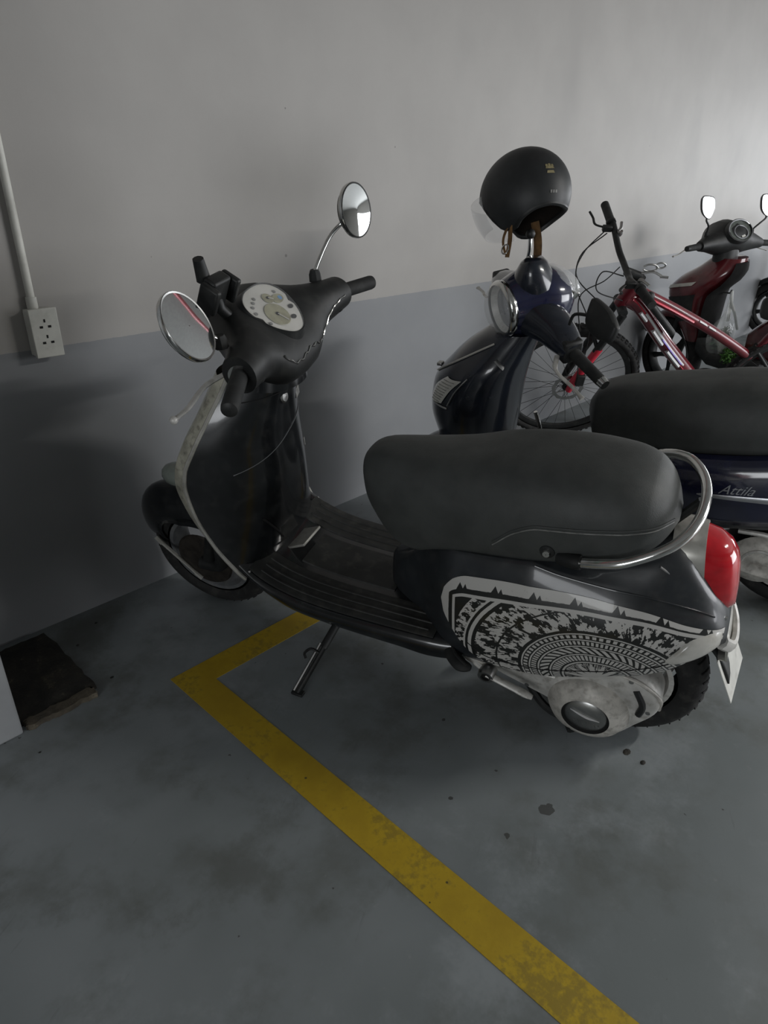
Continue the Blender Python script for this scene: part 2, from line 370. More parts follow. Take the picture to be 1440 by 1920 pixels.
struct(MB().box(((X0 + X1) / 2, Y0 / 2, 2.86), ((X1 - X0) / 2 + .2, -Y0 / 2 + .2, .06)).build('ceiling', 'ceiling', smooth=0))
# square pillar standing against the wall at the left edge
struct(MB().box((0.012, -0.214, 1.4), (0.30, 0.211, 1.4)).build('trim_1', pmat('pillar_paint', (0.30, 0.31, 0.32), .5, var=.08, scale=6), smooth=0, bevel=.006), 'grey painted pillar at the left edge')
# kerb stripes on the wall opposite, seen only in the mirrors
MT['stripe_red'] = pmat('red_stripe_paint', (0.45, 0.03, 0.05), .5); MT['stripe_green'] = pmat('green_stripe_paint', (0.03, 0.22, 0.12), .5)
st = MB().box((-.4, Y0 + .006, 1.05), (3.59, .004, .06)).build('trim_2', 'stripe_red', smooth=0); struct(st, 'red stripe on the opposite wall')
st = MB().box((-.4, Y0 + .006, 1.22), (3.59, .004, .06)).build('trim_3', 'stripe_green', smooth=0); struct(st, 'green stripe on the opposite wall')

st = MB().box((X1 - .006, -3.4, .47), (.004, 2.2, .07)).build('trim_4', 'stripe_red', smooth=0); struct(st, 'red stripe under the end window')
# service pipes under the ceiling, seen only in the mirrors
tag(MB().tube([(X0 + .01, -.62, 2.62), (X1 - .01, -.62, 2.62)], .04, 14).build('sprinkler_pipe', 'stripe_red'), 'red sprinkler pipe under the ceiling along the wall', 'pipe')
tag(MB().tube([(X0 + .01, -.42, 2.62), (X1 - .01, -.42, 2.62)], .03, 14).build('water_pipe', 'stripe_green'), 'green water pipe under the ceiling beside the red one', 'pipe')

# yellow L-shaped bay line
ln = MB()
o_, i_ = A(0.687, -0.508), A(0.781, -0.599)
ln.add([(0.687, -0.508, .0012), (2.6, -0.508, .0012), (2.6, -0.599, .0012), (0.781, -0.599, .0012), (0.781, -1.892, .0012), (0.687, -1.905, .0012),
        (0.687, -0.508, -.002), (2.6, -0.508, -.002), (2.6, -0.599, -.002), (0.781, -0.599, -.002), (0.781, -1.892, -.002), (0.687, -1.905, -.002)],
       [(0, 5, 4, 3), (0, 3, 2, 1)] + [(i, (i + 1) % 6, 6 + (i + 1) % 6, 6 + i) for i in range(6)])
tag(ln.build('bay_line', 'yellow', smooth=0), 'yellow painted L-shaped parking bay line on the grey floor', 'floor marking', kind='structure')

# grimy drain slab in the corner by the pillar
T = thing('drain_cover', 'grimy dark concrete drain cover on the floor beside the pillar', 'drain cover', Matrix.Translation((0.425, -0.235, 0)))
def slab(x0, x1, y0, y1, h, jit, n=14):
    ring = []
    for k in range(n): ring.append((x0 + (x1 - x0) * k / n, y0))
    for k in range(n): ring.append((x1, y0 + (y1 - y0) * k / n))
    for k in range(n): ring.append((x1 - (x1 - x0) * k / n, y1))
    for k in range(n): ring.append((x0, y1 - (y1 - y0) * k / n))
    ring = [(a + random.uniform(-jit, jit), b + random.uniform(-jit, jit)) for a, b in ring]
    m = MB(); m.loft([[(a, b, -.004) for a, b in ring], [(a, b, h * .75) for a, b in ring], [((a - (x0 + x1) / 2) * .97 + (x0 + x1) / 2, (b - (y0 + y1) / 2) * .97 + (y0 + y1) / 2, h) for a, b in ring]])
    return m
slab(-.108, .100, -.158, .200, .010, .004).build('slab', 'grime', T)
slab(-.10, .085, -.19, -.158, .016, .005).build('worn_edge', 'grime_edge', T, label='pale worn concrete edge')

# double socket box and its conduit
T = thing('power_outlet', 'white double socket box mounted where beige wall meets grey', 'outlet', Matrix.Translation((0.714, 0, 0.917)))
MB().box((0, -.019, 0), (.035, .019, .062)).build('back_box', 'pvc', T, bevel=.003)
MB().box((0, -.043, 0), (.0375, .005, .065)).build('face_plate', 'pvc', T, bevel=.002)
for zz in (.02, -.022):
    sk = MB()
    for dx, dz in ((0, .013), (-.011, -.003), (.011, -.003)):
        sk.box((dx, -.0483, zz + dz), (.0022, .0006, .0042) if dx == 0 else (.0042, .0006, .0030))
    sk.build('socket', 'hole', T, smooth=0)
T = thing('conduit_pipe', 'white plastic conduit pipe running up the wall from the socket', 'pipe', Matrix.Translation((0.703, 0, 0)))
MB().tube([(0, -.016, 1.0), (0, -.016, 2.795)], .0105, 16).build('pipe', 'pvc', T)
MB().lathe([(.0105, 0), (.0140, 0), (.0140, .030), (.0105, .030)], (0, -.016, .980), (0, 0, 1), 20).build('coupling', 'pvc', T)

# small dark pebbles / dried leaf bits on the floor
for k, (x, y, r) in enumerate(((.664, -.09, .005), (.571, -.162, .005), (.574, -.379, .006), (.314, -.519, .004), (1.352, -1.586, .013), (1.347, -1.631, .009))):
    b_ = MB(); b_.ball((x, y, .0006), (r, r * .7, .0016), 8)
    tag(b_.build('debris_speck', 'grime'), ['small dark leaf scrap on floor near the wall base', 'tiny dark crumb on floor beside drain cover', 'tiny dark crumb between drain cover and yellow corner', 'lone dark crumb on open floor at left', 'dark oil spot scrap below the rear wheel of black scooter', 'smaller dark scrap right of oil spot below rear wheel'][k], 'debris', 'bits of dirt on the garage floor')
# ceiling fluorescent fitting (lights the bay from above, out of frame)
T = thing('ceiling_lamp', 'white fluorescent batten on the ceiling above the parked scooters', 'lamp', Matrix.Translation((3.7, -4.0, 2.8)))
MB().box((0, 0, -.03), (.63, .055, .03)).build('housing', 'pvc', T, bevel=.005)

# ================================================================== the black classic scooter in front
VM = vehicle_frame(1.457, -1.4835, R(107.6), R(11))
V = thing('scooter', 'large black scooter with white drum-pattern decal on its rear cowl', 'scooter', VM)
STEER = R(4.0); AX0 = A(.93, 0, 1.0); AXD = unit(A(-.29, 0, .70))
def steer(p, ang=STEER): return AX0 + rotm(AXD, ang) @ (np.array(p, float) - AX0)
def st_all(pts): return [steer(p) for p in pts]

# ---- rear hull under the seat
_hw = pchip([.62, .59, .55, .50, .46, .42, .36, .28, .17, .05, -.03, -.10, -.16, -.205], [.03, .055, .078, .105, .138, .170, .195, .205, .207, .205, .190, .162, .125, .085])
_zr = pchip([.62, .55, .50, .45, .38, .30, .235, .147, -.02, -.10, -.17, -.205], [.37, .44, .50, .55, .585, .60, .602, .588, .575, .552, .515, .475])
_zb = pchip([.62, .50, .42, .36, .30, .17, .05, -.03, -.10, -.16, -.205], [.27, .245, .25, .262, .272, .288, .330, .355, .375, .41, .435])
_zt = pchip([.62, .55, .50, .40, .20, .10, 0, -.06, -.09, -.13, -.16, -.19, -.205], [.40, .465, .52, .575, .612, .63, .648, .660, .650, .605, .560, .515, .480])
def hull_sec(x, n=30):
    hw, zr, zb, zt = _hw(x), _zr(x), _zb(x), _zt(x); zr = min(zr, zt - .012); h = zr - zb
    P = [(0, zt), (.30 * hw, zt - .001), (.55 * hw, zt - (zt - zr) * .25), (.70 * hw, zr + (zt - zr) * .25), (.77 * hw, zr), (.885 * hw, zr - h * .14), (.97 * hw, zr - h * .32), (hw, zr - h * .58), (.985 * hw, zr - h * .80), (.93 * hw, zb + .004), (.88 * hw, zb - .002)]
    return spl(P, n)
def hull_y(x, z):
    s = hull_sec(x, 60); k = len(s) * 4 // 11
    return float(np.interp(-z, -s[k:, 1], s[k:, 0]))
xs = np.concatenate([np.linspace(.62, .30, 22), np.linspace(.28, -.205, 34)])
rings = []
for x in xs:
    s = hull_sec(x); rings.append([(x, y, z) for y, z in s[::-1]] + [(x, -y, z) for y, z in s[1:]])
hm = MB().loft(rings, False, False)
for e, fl in ((0, 1), (len(xs) - 1, 0)):
    k = len(rings[0]); base = e * k; hm.f.append(tuple(range(base, base + k)) if fl else tuple(range(base, base + k))[::-1])
body = hm.build('body', 'cowl_paint', V, smooth=55)

def patch(zlo, zhi, xa, xb, nu, nv, off, side=1, edge=None):
    """a shell lying on the cowl between two height curves"""
    m = MB(); v = []; uv = []
    for i in range(nu + 1):
        x = xa + (xb - xa) * i / nu; a, b = float(zlo(x)), float(zhi(x))
        for j in range(nv + 1):
            t = j / nv; z = b + (a - b) * t; o = off if edge is None else off * (1 - (2 * t - 1) ** 4) * (1 - (2 * i / nu - 1) ** 4) + .001
            v.append((x, side * (hull_y(x, z) + o), z)); uv.append((x, b - z))
    k = nv + 1; f = [(i * k + j, i * k + j + 1, (i + 1) * k + j + 1, (i + 1) * k + j) for i in range(nu) for j in range(nv)]
    m.add(v, f); return m, uv
def decal_mat():
    """white bronze-drum print: sun, ring bands, rows of figures, pale border"""
    m, nt, b = newmat('drum_pattern_decal'); v = coords(nt); x, y, z = sep(nt, v)
    u, t, _ = sep(nt, coords(nt, 'UV'))
    dx = (x - .035) * 0.86; dz = z - .337; r = (dx * dx + dz * dz).sq(); th = dz.atan2(dx)
    jag = noise(nt, v, 60, 3) * 0.006 - 0.003
    rp = r + jag * 0.3
    # rows of figures between the big arcs
    pol = comb(nt, th * 4.2, r * 15.0, 0.0); pol2 = comb(nt, th * 13.0 + r * 30.0, r * 22.0, 0.0)
    fig = (noise(nt, pol, 2.4, 3, .6) * .6 + noise(nt, pol2, 2.2, 3, .65) * .4).gt(.500)
    out = fig * r.lt(.300)
    def ring(a, b_): return rp.band(a, b_)
    blackout = ring(.146, .153).mx(ring(.196, .200)).mx(ring(.246, .254)).mx(ring(.262, .268)).mx(ring(.295, .330))
    out = out * (blackout * -1.0 + 1.0); out = out.mx(ring(.254, .262)).mx(ring(.268, .272))
    # dotted panel at the front end
    dots = ((x * 150.0).fr() - .5).ab().lt(.30) * (((z * 130.0).fr() - .5).ab().lt(.34))
    out = mixN(nt, r.gt(.330), out, dots.mx(ring(.330, .336)))
    # ring bands with teeth around the sun
    def teeth(n, off=0.0): return (th * (n / 6.2832) + off).fr().gt(.42)
    inner = ring(.060, .064).mx(ring(.068, .083) * ((th * (62 / 6.2832)).fr().gt(.35))).mx(ring(.085, .088)).mx(ring(.091, .107) * ((th * (40 / 6.2832) + r * 70.0).fr().gt(.42))).mx(ring(.109, .112)).mx(ring(.115, .125) * teeth(90)).mx(ring(.127, .130)).mx(ring(.133, .141) * teeth(70, .3)).mx(ring(.143, .146))
    sun = (r - ((th * (14 / 6.2832)).fr() - .5).ab() * 0.075).lt(.022)
    ray = (noise(nt, comb(nt, th * 16.0, r * 30.0, 0.0), 2.0, 2) * 1.0).gt(.53) * r.band(.036, .058)
    out = mixN(nt, r.lt(.146), out, inner.mx(sun).mx(ray))
    # pale border with a dark thorny line, following the outline
    front = (x * -1.0 + .420) * 1.15
    d = t.mn(front)
    wide = x.sm(-.18, .32) * 0.021 + .009
    sp = ((x * 11.5 + .3).fr() - .5).ab(); sp2 = ((x * 11.5 + .46).fr() - .5).ab()
    thorn = (sp * -0.30 + .030).mx(0.0).mx((sp2 * -0.34 + .020).mx(0.0)) + (noise(nt, comb(nt, x * 90.0, z * 30.0, 0.0), 1.0, 2) - .5) * 0.006
    white1 = (d + thorn * 0.55).lt(wide)
    bandw = wide * 0.42
    edge = white1.mx(d.band(-1.0, 1.0) * ((d - wide - bandw).band(0.0, .0085)))
    out = mixN(nt, (d - wide - bandw).lt(.0085), out, edge)
    wear = noise(nt, v, 28, 6, .7).sm(.62, .74) * .4
    c = mix(nt, out * (wear * -1.0 + 1.0), (0.013, 0.014, 0.013), (0.50, 0.49, 0.465))
    nt.links.new(c, b.inputs['Base Color']); b.inputs['Roughness'].default_value = .38; b.inputs['Coat Weight'].default_value = .25
    return m
def mixN(nt, fac, a, b): return a * (fac * -1.0 + 1.0) + b * fac
MT['decal'] = decal_mat()
_dt = pchip([.418, .412, .40, .385, .35, .19, .08, -.027, -.124, -.196], [.440, .470, .492, .512, .533, .557, .560, .549, .513, .482])
_db = pchip([.418, .412, .40, .385, .335, .28, .17, .05, -.03, -.10, -.16, -.196], [.436, .405, .385, .365, .305, .279, .292, .334, .359, .379, .413, .432])
for side in (1, -1):
    m_, uv = patch(_db, _dt, .418, -.196, 80, 22, .0022, side)
    d = m_.build('side_decal', 'decal', V, smooth=60, label='white and black drum-pattern decal')
    me = d.data; lay = me.uv_layers.new(name='UVMap')
    for lp in me.loops:
        co = me.vertices[lp.vertex_index].co; lay.data[lp.index].uv = (co.x, float(_dt(co.x)) - co.z)
    seam = [(x, side * (hull_y(x, float(_db(x)) + .030) + .0022), float(_db(x)) + .030) for x in np.linspace(.34, -.19, 40)]
    MB().tube(seam, .0016, 6).build('cowl_seam', 'hole', V)
    # turn signal lens at the end of the cowl
    lo = pchip([-.095, -.11, -.14, -.17, -.195], [.418, .408, .405, .415, .436]); hi = pchip([-.095, -.11, -.14, -.17, -.195], [.424, .448, .482, .487, .480])
    m_, _ = patch(lo, hi, -.095, -.196, 16, 10, .012, side, 1)
    m_.build('turn_signal', 'lens', V, smooth=60, label='clear rear turn signal lens')

# ---- seat
_sw = pchip([.682, .672, .655, .62, .56, .50, .40, .30, .15, .05, 0, -.03, -.05, -.062], [.018, .045, .068, .088, .108, .124, .142, .152, .156, .147, .128, .100, .062, .020])
_stp = pchip([.682, .672, .655, .62, .53, .42, .32, .22, .13, .065, .01, -.03, -.05, -.062], [.690, .712, .730, .744, .756, .770, .797, .813, .817, .814, .803, .776, .745, .715])
_sb = pchip([.682, .672, .655, .62, .58, .54, .50, .46, .38, .24, .13, .02, -.03, -.062], [.660, .640, .612, .568, .530, .515, .520, .540, .568, .592, .618, .648, .668, .690])
rings = []
sxs = np.concatenate([np.linspace(.682, .64, 8), np.linspace(.62, .02, 34), np.linspace(.0, -.062, 14)])
def seat_sec(x):
    hw, zt, zb = _sw(x), _stp(x), _sb(x); h = zt - zb
    P = [(0, zt), (.35 * hw, zt - .02 * h), (.62 * hw, zt - .085 * h), (.85 * hw, zt - .24 * h), (.975 * hw, zt - .46 * h), (hw, zt - .70 * h), (.97 * hw, zb + .06 * h), (.90 * hw, zb), (.45 * hw, zb)]
    return spl(P, 22)
for x in sxs:
    s = seat_sec(x); rings.append([(x, y, z) for y, z in s] + [(x, -y, z) for y, z in s[::-1][:-1]] )
MB().loft(rings).build('seat', 'seat', V, smooth=60)
# stitched seam and the welt along the lower edge
def seat_pt(x, frac, side, off=.001):
    s = seat_sec(x); hw, zt, zb = _sw(x), _stp(x), _sb(x); z = zt - frac * (zt - zb); k = len(s) * 2 // 3 + 2
    y = float(np.interp(-z, -s[:k + 3, 1], s[:k + 3, 0])); return A(x, side * (y + off), z)
for side in (1, -1):
    fr_ = pchip([.30, .25, .20, .13, .05, -.02, -.05], [.78, .60, .53, .53, .52, .50, .42])
    pts = [seat_pt(x, float(fr_(x)), side) for x in np.linspace(.30, -.052, 44)]
    MB().tube(pts, .0022, 6).build('seat_seam', 'seat', V)
    MB().tube([p + A(0, 0, -.008) for p in pts], .0014, 6).build('seat_stitching', 'grey_print', V)
    MB().lathe([(.001, .012), (.0075, .012), (.009, .009), (.009, 0)], (.178, side * .154, .640), (0, side, 0), 14).build('strap_bolt', 'chrome', V)
    MB().lathe([(.009, .004), (.016, .003), (.018, -.004)], (.178, side * .154, .640), (0, side, 0), 16).build('strap_washer', 'black_plastic', V)
# ---- grab rail
rail = [(.20, .150, .610), (.16, .158, .622), (.123, .163, .634), (.062, .168, .652), (.013, .163, .668), (-.057, .132, .703), (-.093, .075, .729), (-.101, 0, .748), (-.088, -.075, .752), (-.055, -.132, .752), (-.004, -.160, .738), (.062, -.168, .70), (.123, -.163, .66)]
MB().tube(spl(rail[2:], 60), .0108, 14).build('grab_rail', 'chrome', V)
for side in (1, -1):
    MB().tube(spl([(.15, side * .150, .628), (.125, side * .163, .636), (.105, side * .166, .640)], 8), .016, 10).build('rail_mount', 'black_plastic', V)
MB().tube([(-.04, .0, .655), (-.095, 0, .735)], .010, 8).build('rail_bracket', 'black_plastic', V)
# ---- tail: chrome surround, red lens, lower tail, mudguard, plate
def tail_ring(x, hw, z0, z1, p=2.6, n=28):
    zc, h = (z0 + z1) / 2, (z1 - z0) / 2; out = []
    for t in np.linspace(0, 2 * math.pi, n, endpoint=False):
        c, s = math.cos(t), math.sin(t); out.append((x, hw * math.copysign(abs(c) ** (2 / p), c), zc + h * math.copysign(abs(s) ** (2 / p), s)))
    return out
def tilt_ring(ring, k, z0): return [(x + (z - z0) * k, y, z) for x, y, z in ring]
MB().loft([tilt_ring(tail_ring(-.072, .076, .545, .672), .16, .57), tilt_ring(tail_ring(-.105, .076, .530, .674), .16, .57), tilt_ring(tail_ring(-.136, .070, .520, .672), .16, .57)]).build('tail_surround', 'trim', V, smooth=50, label='dull chrome surround of the tail light')
MB().loft([tilt_ring(tail_ring(-.134, .067, .512, .668), .17, .57), tilt_ring(tail_ring(-.162, .064, .490, .662), .17, .57), tilt_ring(tail_ring(-.184, .054, .486, .648), .17, .57), tilt_ring(tail_ring(-.197, .036, .496, .628), .17, .57), tilt_ring(tail_ring(-.202, .010, .55, .60), .17, .57)]).build('tail_light', 'tail_red', V, smooth=70, label='glossy red tail light')
MB().tube(spl([(-.105, .072, .520), (-.150, .072, .508), (-.195, .062, .490)], 14), .005, 8, flat=1.5).build('tail_chrome_strip', 'chrome', V)
for side in (1, -1):
    cr = [(x, side * (hull_y(x, float(_zr(x)) - .002) + .0005), float(_zr(x))) for x in np.linspace(.20, -.17, 30)]
    MB().tube(cr, .0020, 6).build('cowl_crease', 'cowl_paint', V)
    MB().tube(spl([(-.045, side * .112, .632), (-.10, side * .098, .585), (-.150, side * .088, .520), (-.185, side * .082, .478)], 20), .0040, 8, flat=.6).build('tail_crease', 'grey_paint', V)
tl = [[(-.165, y, .50 - abs(y) * .2) for y in np.linspace(-.085, .085, 9)], [(-.212, y * .9, .46 - abs(y) * .25) for y in np.linspace(-.085, .085, 9)], [(-.222, y * .85, .40 - abs(y) * .3) for y in np.linspace(-.085, .085, 9)], [(-.205, y * .8, .37) for y in np.linspace(-.085, .085, 9)]]
MB().loft(tl, False, False).build('tail_skirt', 'trim', V, smooth=60, solid=.006)
MB().tube(spl([(-.20, .085, .44), (-.222, .05, .405), (-.228, 0, .395), (-.222, -.05, .405), (-.20, -.085, .44)], 20), .010, 8, flat=1.6).build('tail_bumper', 'alu', V)
mg = []
for t in np.linspace(R(128), R(162), 10):
    mg.append([(.255 * math.cos(t), y, .22 + .255 * math.sin(t)) for y in np.linspace(-.062, .062, 7)])
MB().loft(mg, False, False).build('mudguard', 'black_plastic', V, smooth=60, solid=.005)
pr = frame_rot((-.90, 0.10, .42))
MB().box((-.238, 0, .312), (.078, .062, .0012), pr).build('licence_plate', 'plate', V, smooth=0, bevel=.001)
MB().box(A(-.238, 0, .312) + pr @ A(0, .03, -.008), (.045, .06, .004), pr).build('plate_bracket', 'black_plastic', V, smooth=0)

# ---- leg shield: outer shell (cream print), inner panel (gloss black), pale edge trim
ZS = [.325, .36, .45, .555, .623, .672, .733, .80, .87, .905]
_sye = pchip(ZS, [.196, .205, .216, .221, .220, .214, .196, .160, .115, .098])
_sxe = pchip(ZS, [1.00, 1.022, 1.071, 1.104, 1.110, 1.102, 1.073, 1.040, 1.008, .992])
_sxi = pchip([.325, .40, .50, .60, .70, .80, .87, .905], [.982, .950, .930, .922, .920, .905, .884, .871])
_sxf = pchip(ZS, [1.012, 1.038, 1.098, 1.155, 1.178, 1.172, 1.145, 1.105, 1.07, 1.05])
inner, outer = [], []
for z in np.linspace(.325, .905, 40):
    ye, xe, xi, xf = _sye(z), _sxe(z), _sxi(z), _sxf(z)
    row = []
    for s in np.linspace(-1, 1, 33):
        a = abs(s); bl = (1 - a ** 2.6); row.append((xe + (xi - xe) * bl - .004, s * ye, z - (1 - a) * .0))
    inner.append(row)
    row = []
    for s in np.linspace(-1, 1, 33):
        a = abs(s); y = s * ye * (1 + .05 * math.sin(min(1, (1 - a) * 7) * math.pi) * (a > .8)); row.append((xe + .004 + (xf - xe) * (1 - a ** 5) ** .6, y, z))
    outer.append(row)
MB().loft(inner, False, False).build('inner_leg_panel', 'black_paint', V, smooth=60)
MB().loft(outer, False, False).build('leg_shield', 'cream', V, smooth=60, label='cream printed outer leg shield')
for side in (1, -1):
    tp = [(_sxe(z), side * _sye(z), z) for z in np.linspace(.330, .905, 50)]
    MB().tube(tp, .0060, 8).build('shield_trim', 'trim', V, label='pale edge trim of the leg shield')
# glove box lid lines, lower knee recess and the emblem on the inner panel
def inner_pt(s, z, off=-.001):
    ye, xe, xi = _sye(z), _sxe(z), _sxi(z); a = abs(s); return A(xe + (xi - xe) * (1 - a ** 2.6) - .004 + off, s * ye, z)
MB().tube([inner_pt(s, z) for s, z in zip(np.linspace(.72, -.55, 24), np.linspace(.655, .765, 24))], .0010, 6).build('glove_box_seam', 'grey_paint', V)
MB().tube([inner_pt(s, .845 + .008 * math.cos(s * 2)) for s in np.linspace(.85, -.85, 20)], .0014, 6).build('column_seam', 'hole', V)
MB().tube([inner_pt(s, z) for s, z in zip(np.linspace(.55, .30, 10), np.linspace(.50, .40, 10))], .0035, 6).build('knee_groove', 'hole', V)
MB().lathe([(.001, .003), (.012, .002), (.016, -.002)], inner_pt(.12, .83), (-1, 0, .1), 18).build('ignition_lock', 'steel', V)
MB().box(inner_pt(-.45, .80, -.002), (.001, .018, .012), rotm((0, 0, 1), .35)).build('info_sticker', 'grey_print', V, smooth=0)
MB().box(inner_pt(-.50, .62, -.002), (.001, .004, .012), rotm((0, 0, 1), .35)).build('lock_slot', 'grey_print', V, smooth=0)
# front turn signals on the shield
for side in (1, -1):
    MB().ball((1.215, side * .135, .60), (.050, .036, .034), 16).build('front_turn_signal', 'lens_grey', V)
# horn cover down the middle of the shield
MB().loft([[(_sxf(z) + .002 + .020 * (1 - (2 * t - 1) ** 2), (t - .5) * .11 * (1 - .3 * abs(z - .6)), z) for t in np.linspace(0, 1, 9)] for z in np.linspace(.36, .88, 16)], False, False).build('horn_cover', 'cream', V, smooth=60)

# ---- floorboard, mats, rear foot pegs
_ft = pchip([1.03, .97, .90, .82, .70, .55, .42, .36], [.395, .350, .322, .307, .300, .298, .292, .290])
_fb = pchip([1.03, .98, .94, .84, .70, .54, .45, .36], [.355, .325, .295, .258, .246, .238, .226, .228])
_fw = pchip([1.03, .95, .80, .60, .48, .42, .36], [.196, .205, .208, .204, .196, .188, .172])
rings = []
for x in np.linspace(1.03, .36, 36):
    zt, zb, hw = _ft(x), _fb(x), _fw(x); h = zt - zb
    half = [(0, zt + .006), (.35 * hw, zt + .004), (.75 * hw, zt), (.93 * hw, zt - .004), (hw, zt - .35 * h), (.985 * hw, zb + .25 * h), (.90 * hw, zb), (.40 * hw, zb - .004)]
    half = spl(half, 16); rings.append([(x, y, z) for y, z in half] + [(x, -y, z) for y, z in half[::-1][:-1]])
MB().loft(rings).build('floorboard', 'black_paint', V, smooth=50)
for lo_, hi_, xa, xb in ((.085, .192, .990, .44), (-.192, -.085, .990, .44), (-.070, .070, .895, .60)):
    mrow = []
    for x in np.linspace(xa, xb, 30):
        hw = _fw(x) / .205; row = [(x, lo_ * hw, _ft(x) + .002)] + [(x, (lo_ + (hi_ - lo_) * t) * hw, _ft(x) + .0095 - abs((lo_ + (hi_ - lo_) * t)) * .03) for t in (.04, .3, .5, .7, .96)] + [(x, hi_ * hw, _ft(x) + .001)]
        mrow.append(row)
    MB().loft(mrow, False, False).build('floor_mat', 'mat_rubber', V, smooth=40)
    if abs(lo_ + hi_) > .05:
        for yy in (.115, .142, .168):
            sg = 1 if lo_ > 0 else -1
            pts = [(x, sg * yy * _fw(x) / .205, _ft(x) + .0085 - yy * .03) for x in np.linspace(.965, .46, 26)]
            MB().tube(pts, .0042, 6).build('mat_rib', 'mat_rubber', V)
for side in (1, -1):
    pk = [(.40, side * .150, .262), (.385, side * .185, .266), (.355, side * .212, .268), (.325, side * .215, .268)]
    MB().tube(spl(pk, 14), [.020] * 10 + [.018, .016, .013, .008], 10, flat=.7).build('foot_peg', 'rubber', V)
    MB().tube(spl([(.395, side * .165, .280), (.370, side * .20, .284), (.335, side * .222, .282)], 10), .004, 6).build('foot_peg_rib', 'rubber', V)
# bright corners where the trim meets the floor
for side in (1, -1):
    MB().box((.995, side * .150, .352), (.012, .045, .004), rotm((0, 1, 0), .6)).build('trim_corner', 'steel', V, bevel=.002)
MB().box((.932, .0, .352), (.042, .048, .004), rotm((0, 1, 0), .42)).build('floor_sheen', 'trim', V, bevel=.002, label='painted reflection on the floorboard at the head of the centre mat')  # pale plate painting in the reflection of the glossy floorboard
# ---- side stand and centre stand
foot = A(.800, .318, .068)
MB().tube([(.745, .130, .215), (.752, .150, .195), (.770, .205, .150)], .014, 10, flat=.5).build('side_stand_bracket', 'black_plastic', V)
MB().tube([(.765, .195, .158), foot], .0075, 10).build('side_stand', 'black_plastic', V)
MB().tube([(.782, .198, .156), foot + A(.012, 0, .004)], .005, 8).build('side_stand_spring', 'steel', V)
MB().tube(spl([(.775, .222, .142), (.80, .222, .15), (.822, .228, .13), (.815, .236, .118)], 10), .004, 6).build('side_stand_tang', 'black_plastic', V)
MB().box(foot, (.018, .010, .004)).build('side_stand_foot', 'black_plastic', V, bevel=.002)
for side in (1, -1):
    MB().tube(spl([(.24, side * .07, .16), (.16, side * .12, .10), (.085, side * .135, .085)], 10), .011, 8).build('centre_stand_leg', 'black_plastic', V)
    MB().tube([(.092, side * .125, .085), (.070, side * .155, .080)], .016, 10).build('centre_stand_foot', 'rubber', V)

# ---- engine and transmission on the left
def rr_poly(poly, n): return spl(poly, n, True)
case = [(.365, .292), (.30, .300), (.20, .300), (.10, .312), (0, .318), (-.075, .300), (-.112, .250), (-.108, .200), (-.07, .140), (-.03, .085), (.03, .062), (.09, .085), (.128, .140), (.20, .168), (.30, .200), (.36, .225)]
cp = rr_poly(case, 64); cc = cp.mean(0)
ringsy = []
for y, k in ((.060, 1.0), (.118, 1.0), (.130, .985), (.138, .95), (.141, .90)):
    ringsy.append([(cc[0] + (p[0] - cc[0]) * k, y, cc[1] + (p[1] - cc[1]) * k) for p in cp])
MB().loft(ringsy).build('transmission_case', 'alu', V, smooth=40)
MB().lathe([(.105, .000), (.100, .012), (.088, .030), (.068, .042), (.058, .046)], (.045, .128, .165), (0, 1, .0), 40).build('clutch_dome', 'alu_dirty', V, smooth=60)
MB().lathe([(.058, .046), (.054, .040), (.050, .040)], (.045, .128, .165), (0, 1, 0), 36).build('cover_ring', 'hole', V)
MB().lathe([(.001, .047), (.030, .0465), (.048, .044), (.052, .040)], (.045, .128, .165), (0, 1, 0), 36).build('round_cover', 'steel', V, smooth=60, label='brushed round transmission cover')
MB().tube(spl([(.082, .176, .185), (.045, .1765, .172), (.010, .175, .166)], 10), [.001, .002, .003, .0035, .004, .0045, .004, .003, .002, .001], 6, flat=.4).build('cover_crescent', 'white_paint', V)
em = MB()
for k in range(7): em.tube([(.072 - k * .010, .1752, .150 - k * .0005 + .004 * (k % 2)), (.068 - k * .010, .1752, .144 - .003 * (k % 3))], .0013, 5)
em.build('worn_emblem', 'steel', V)
MB().tube(spl([(-.055, .140, .275), (-.075, .146, .235), (-.070, .150, .205)], 10), .008, 8).build('breather_hose', 'black_plastic', V)
MB().tube(spl([(.00, .135, .310), (-.06, .138, .300), (-.108, .128, .255), (-.112, .12, .21)], 16), .005, 8).build('case_rim', 'alu_dirty', V)
for (x, z) in ((.20, .180), (.30, .215), (.33, .285), (.16, .292), (-.09, .21), (-.04, .30)):
    MB().lathe([(.001, .010), (.006, .010), (.007, 0)], (x, .132, z), (0, 1, 0), 8).build('case_bolt', 'steel', V, smooth=30)
MB().tube(spl([(.355, .142, .258), (.25, .146, .250), (.13, .146, .252)], 14), .010, 8, flat=.6).build('case_rib', 'alu', V)
MB().tube(spl([(.360, .15, .265), (.33, .158, .262), (.28, .160, .262)], 10), [.020, .024, .026, .027, .027, .027, .026, .024, .02, .012], 14).build('intake_duct', 'alu_dirty', V)
# kick starter
MB().tube([(.350, .175, .268), (.315, .186, .255), (.285, .192, .243)], .008, 8).build('kick_shaft', 'alu', V)
MB().tube(spl([(.290, .197, .243), (.24, .200, .232), (.172, .198, .209)], 14), [.010] * 10 + [.011, .011, .010, .007], 10, flat=.7).build('kick_lever', 'alu', V)
MB().lathe([(.010, .016), (.020, .016), (.022, .008), (.022, -.016), (.016, -.022)], (.290, .192, .243), (0, 1, -.1), 20).build('kick_pivot', 'steel', V)
MB().lathe([(.001, .012), (.0115, .012), (.012, .018)], (.290, .192, .243), (0, 1, -.1), 16).build('kick_socket', 'hole', V)
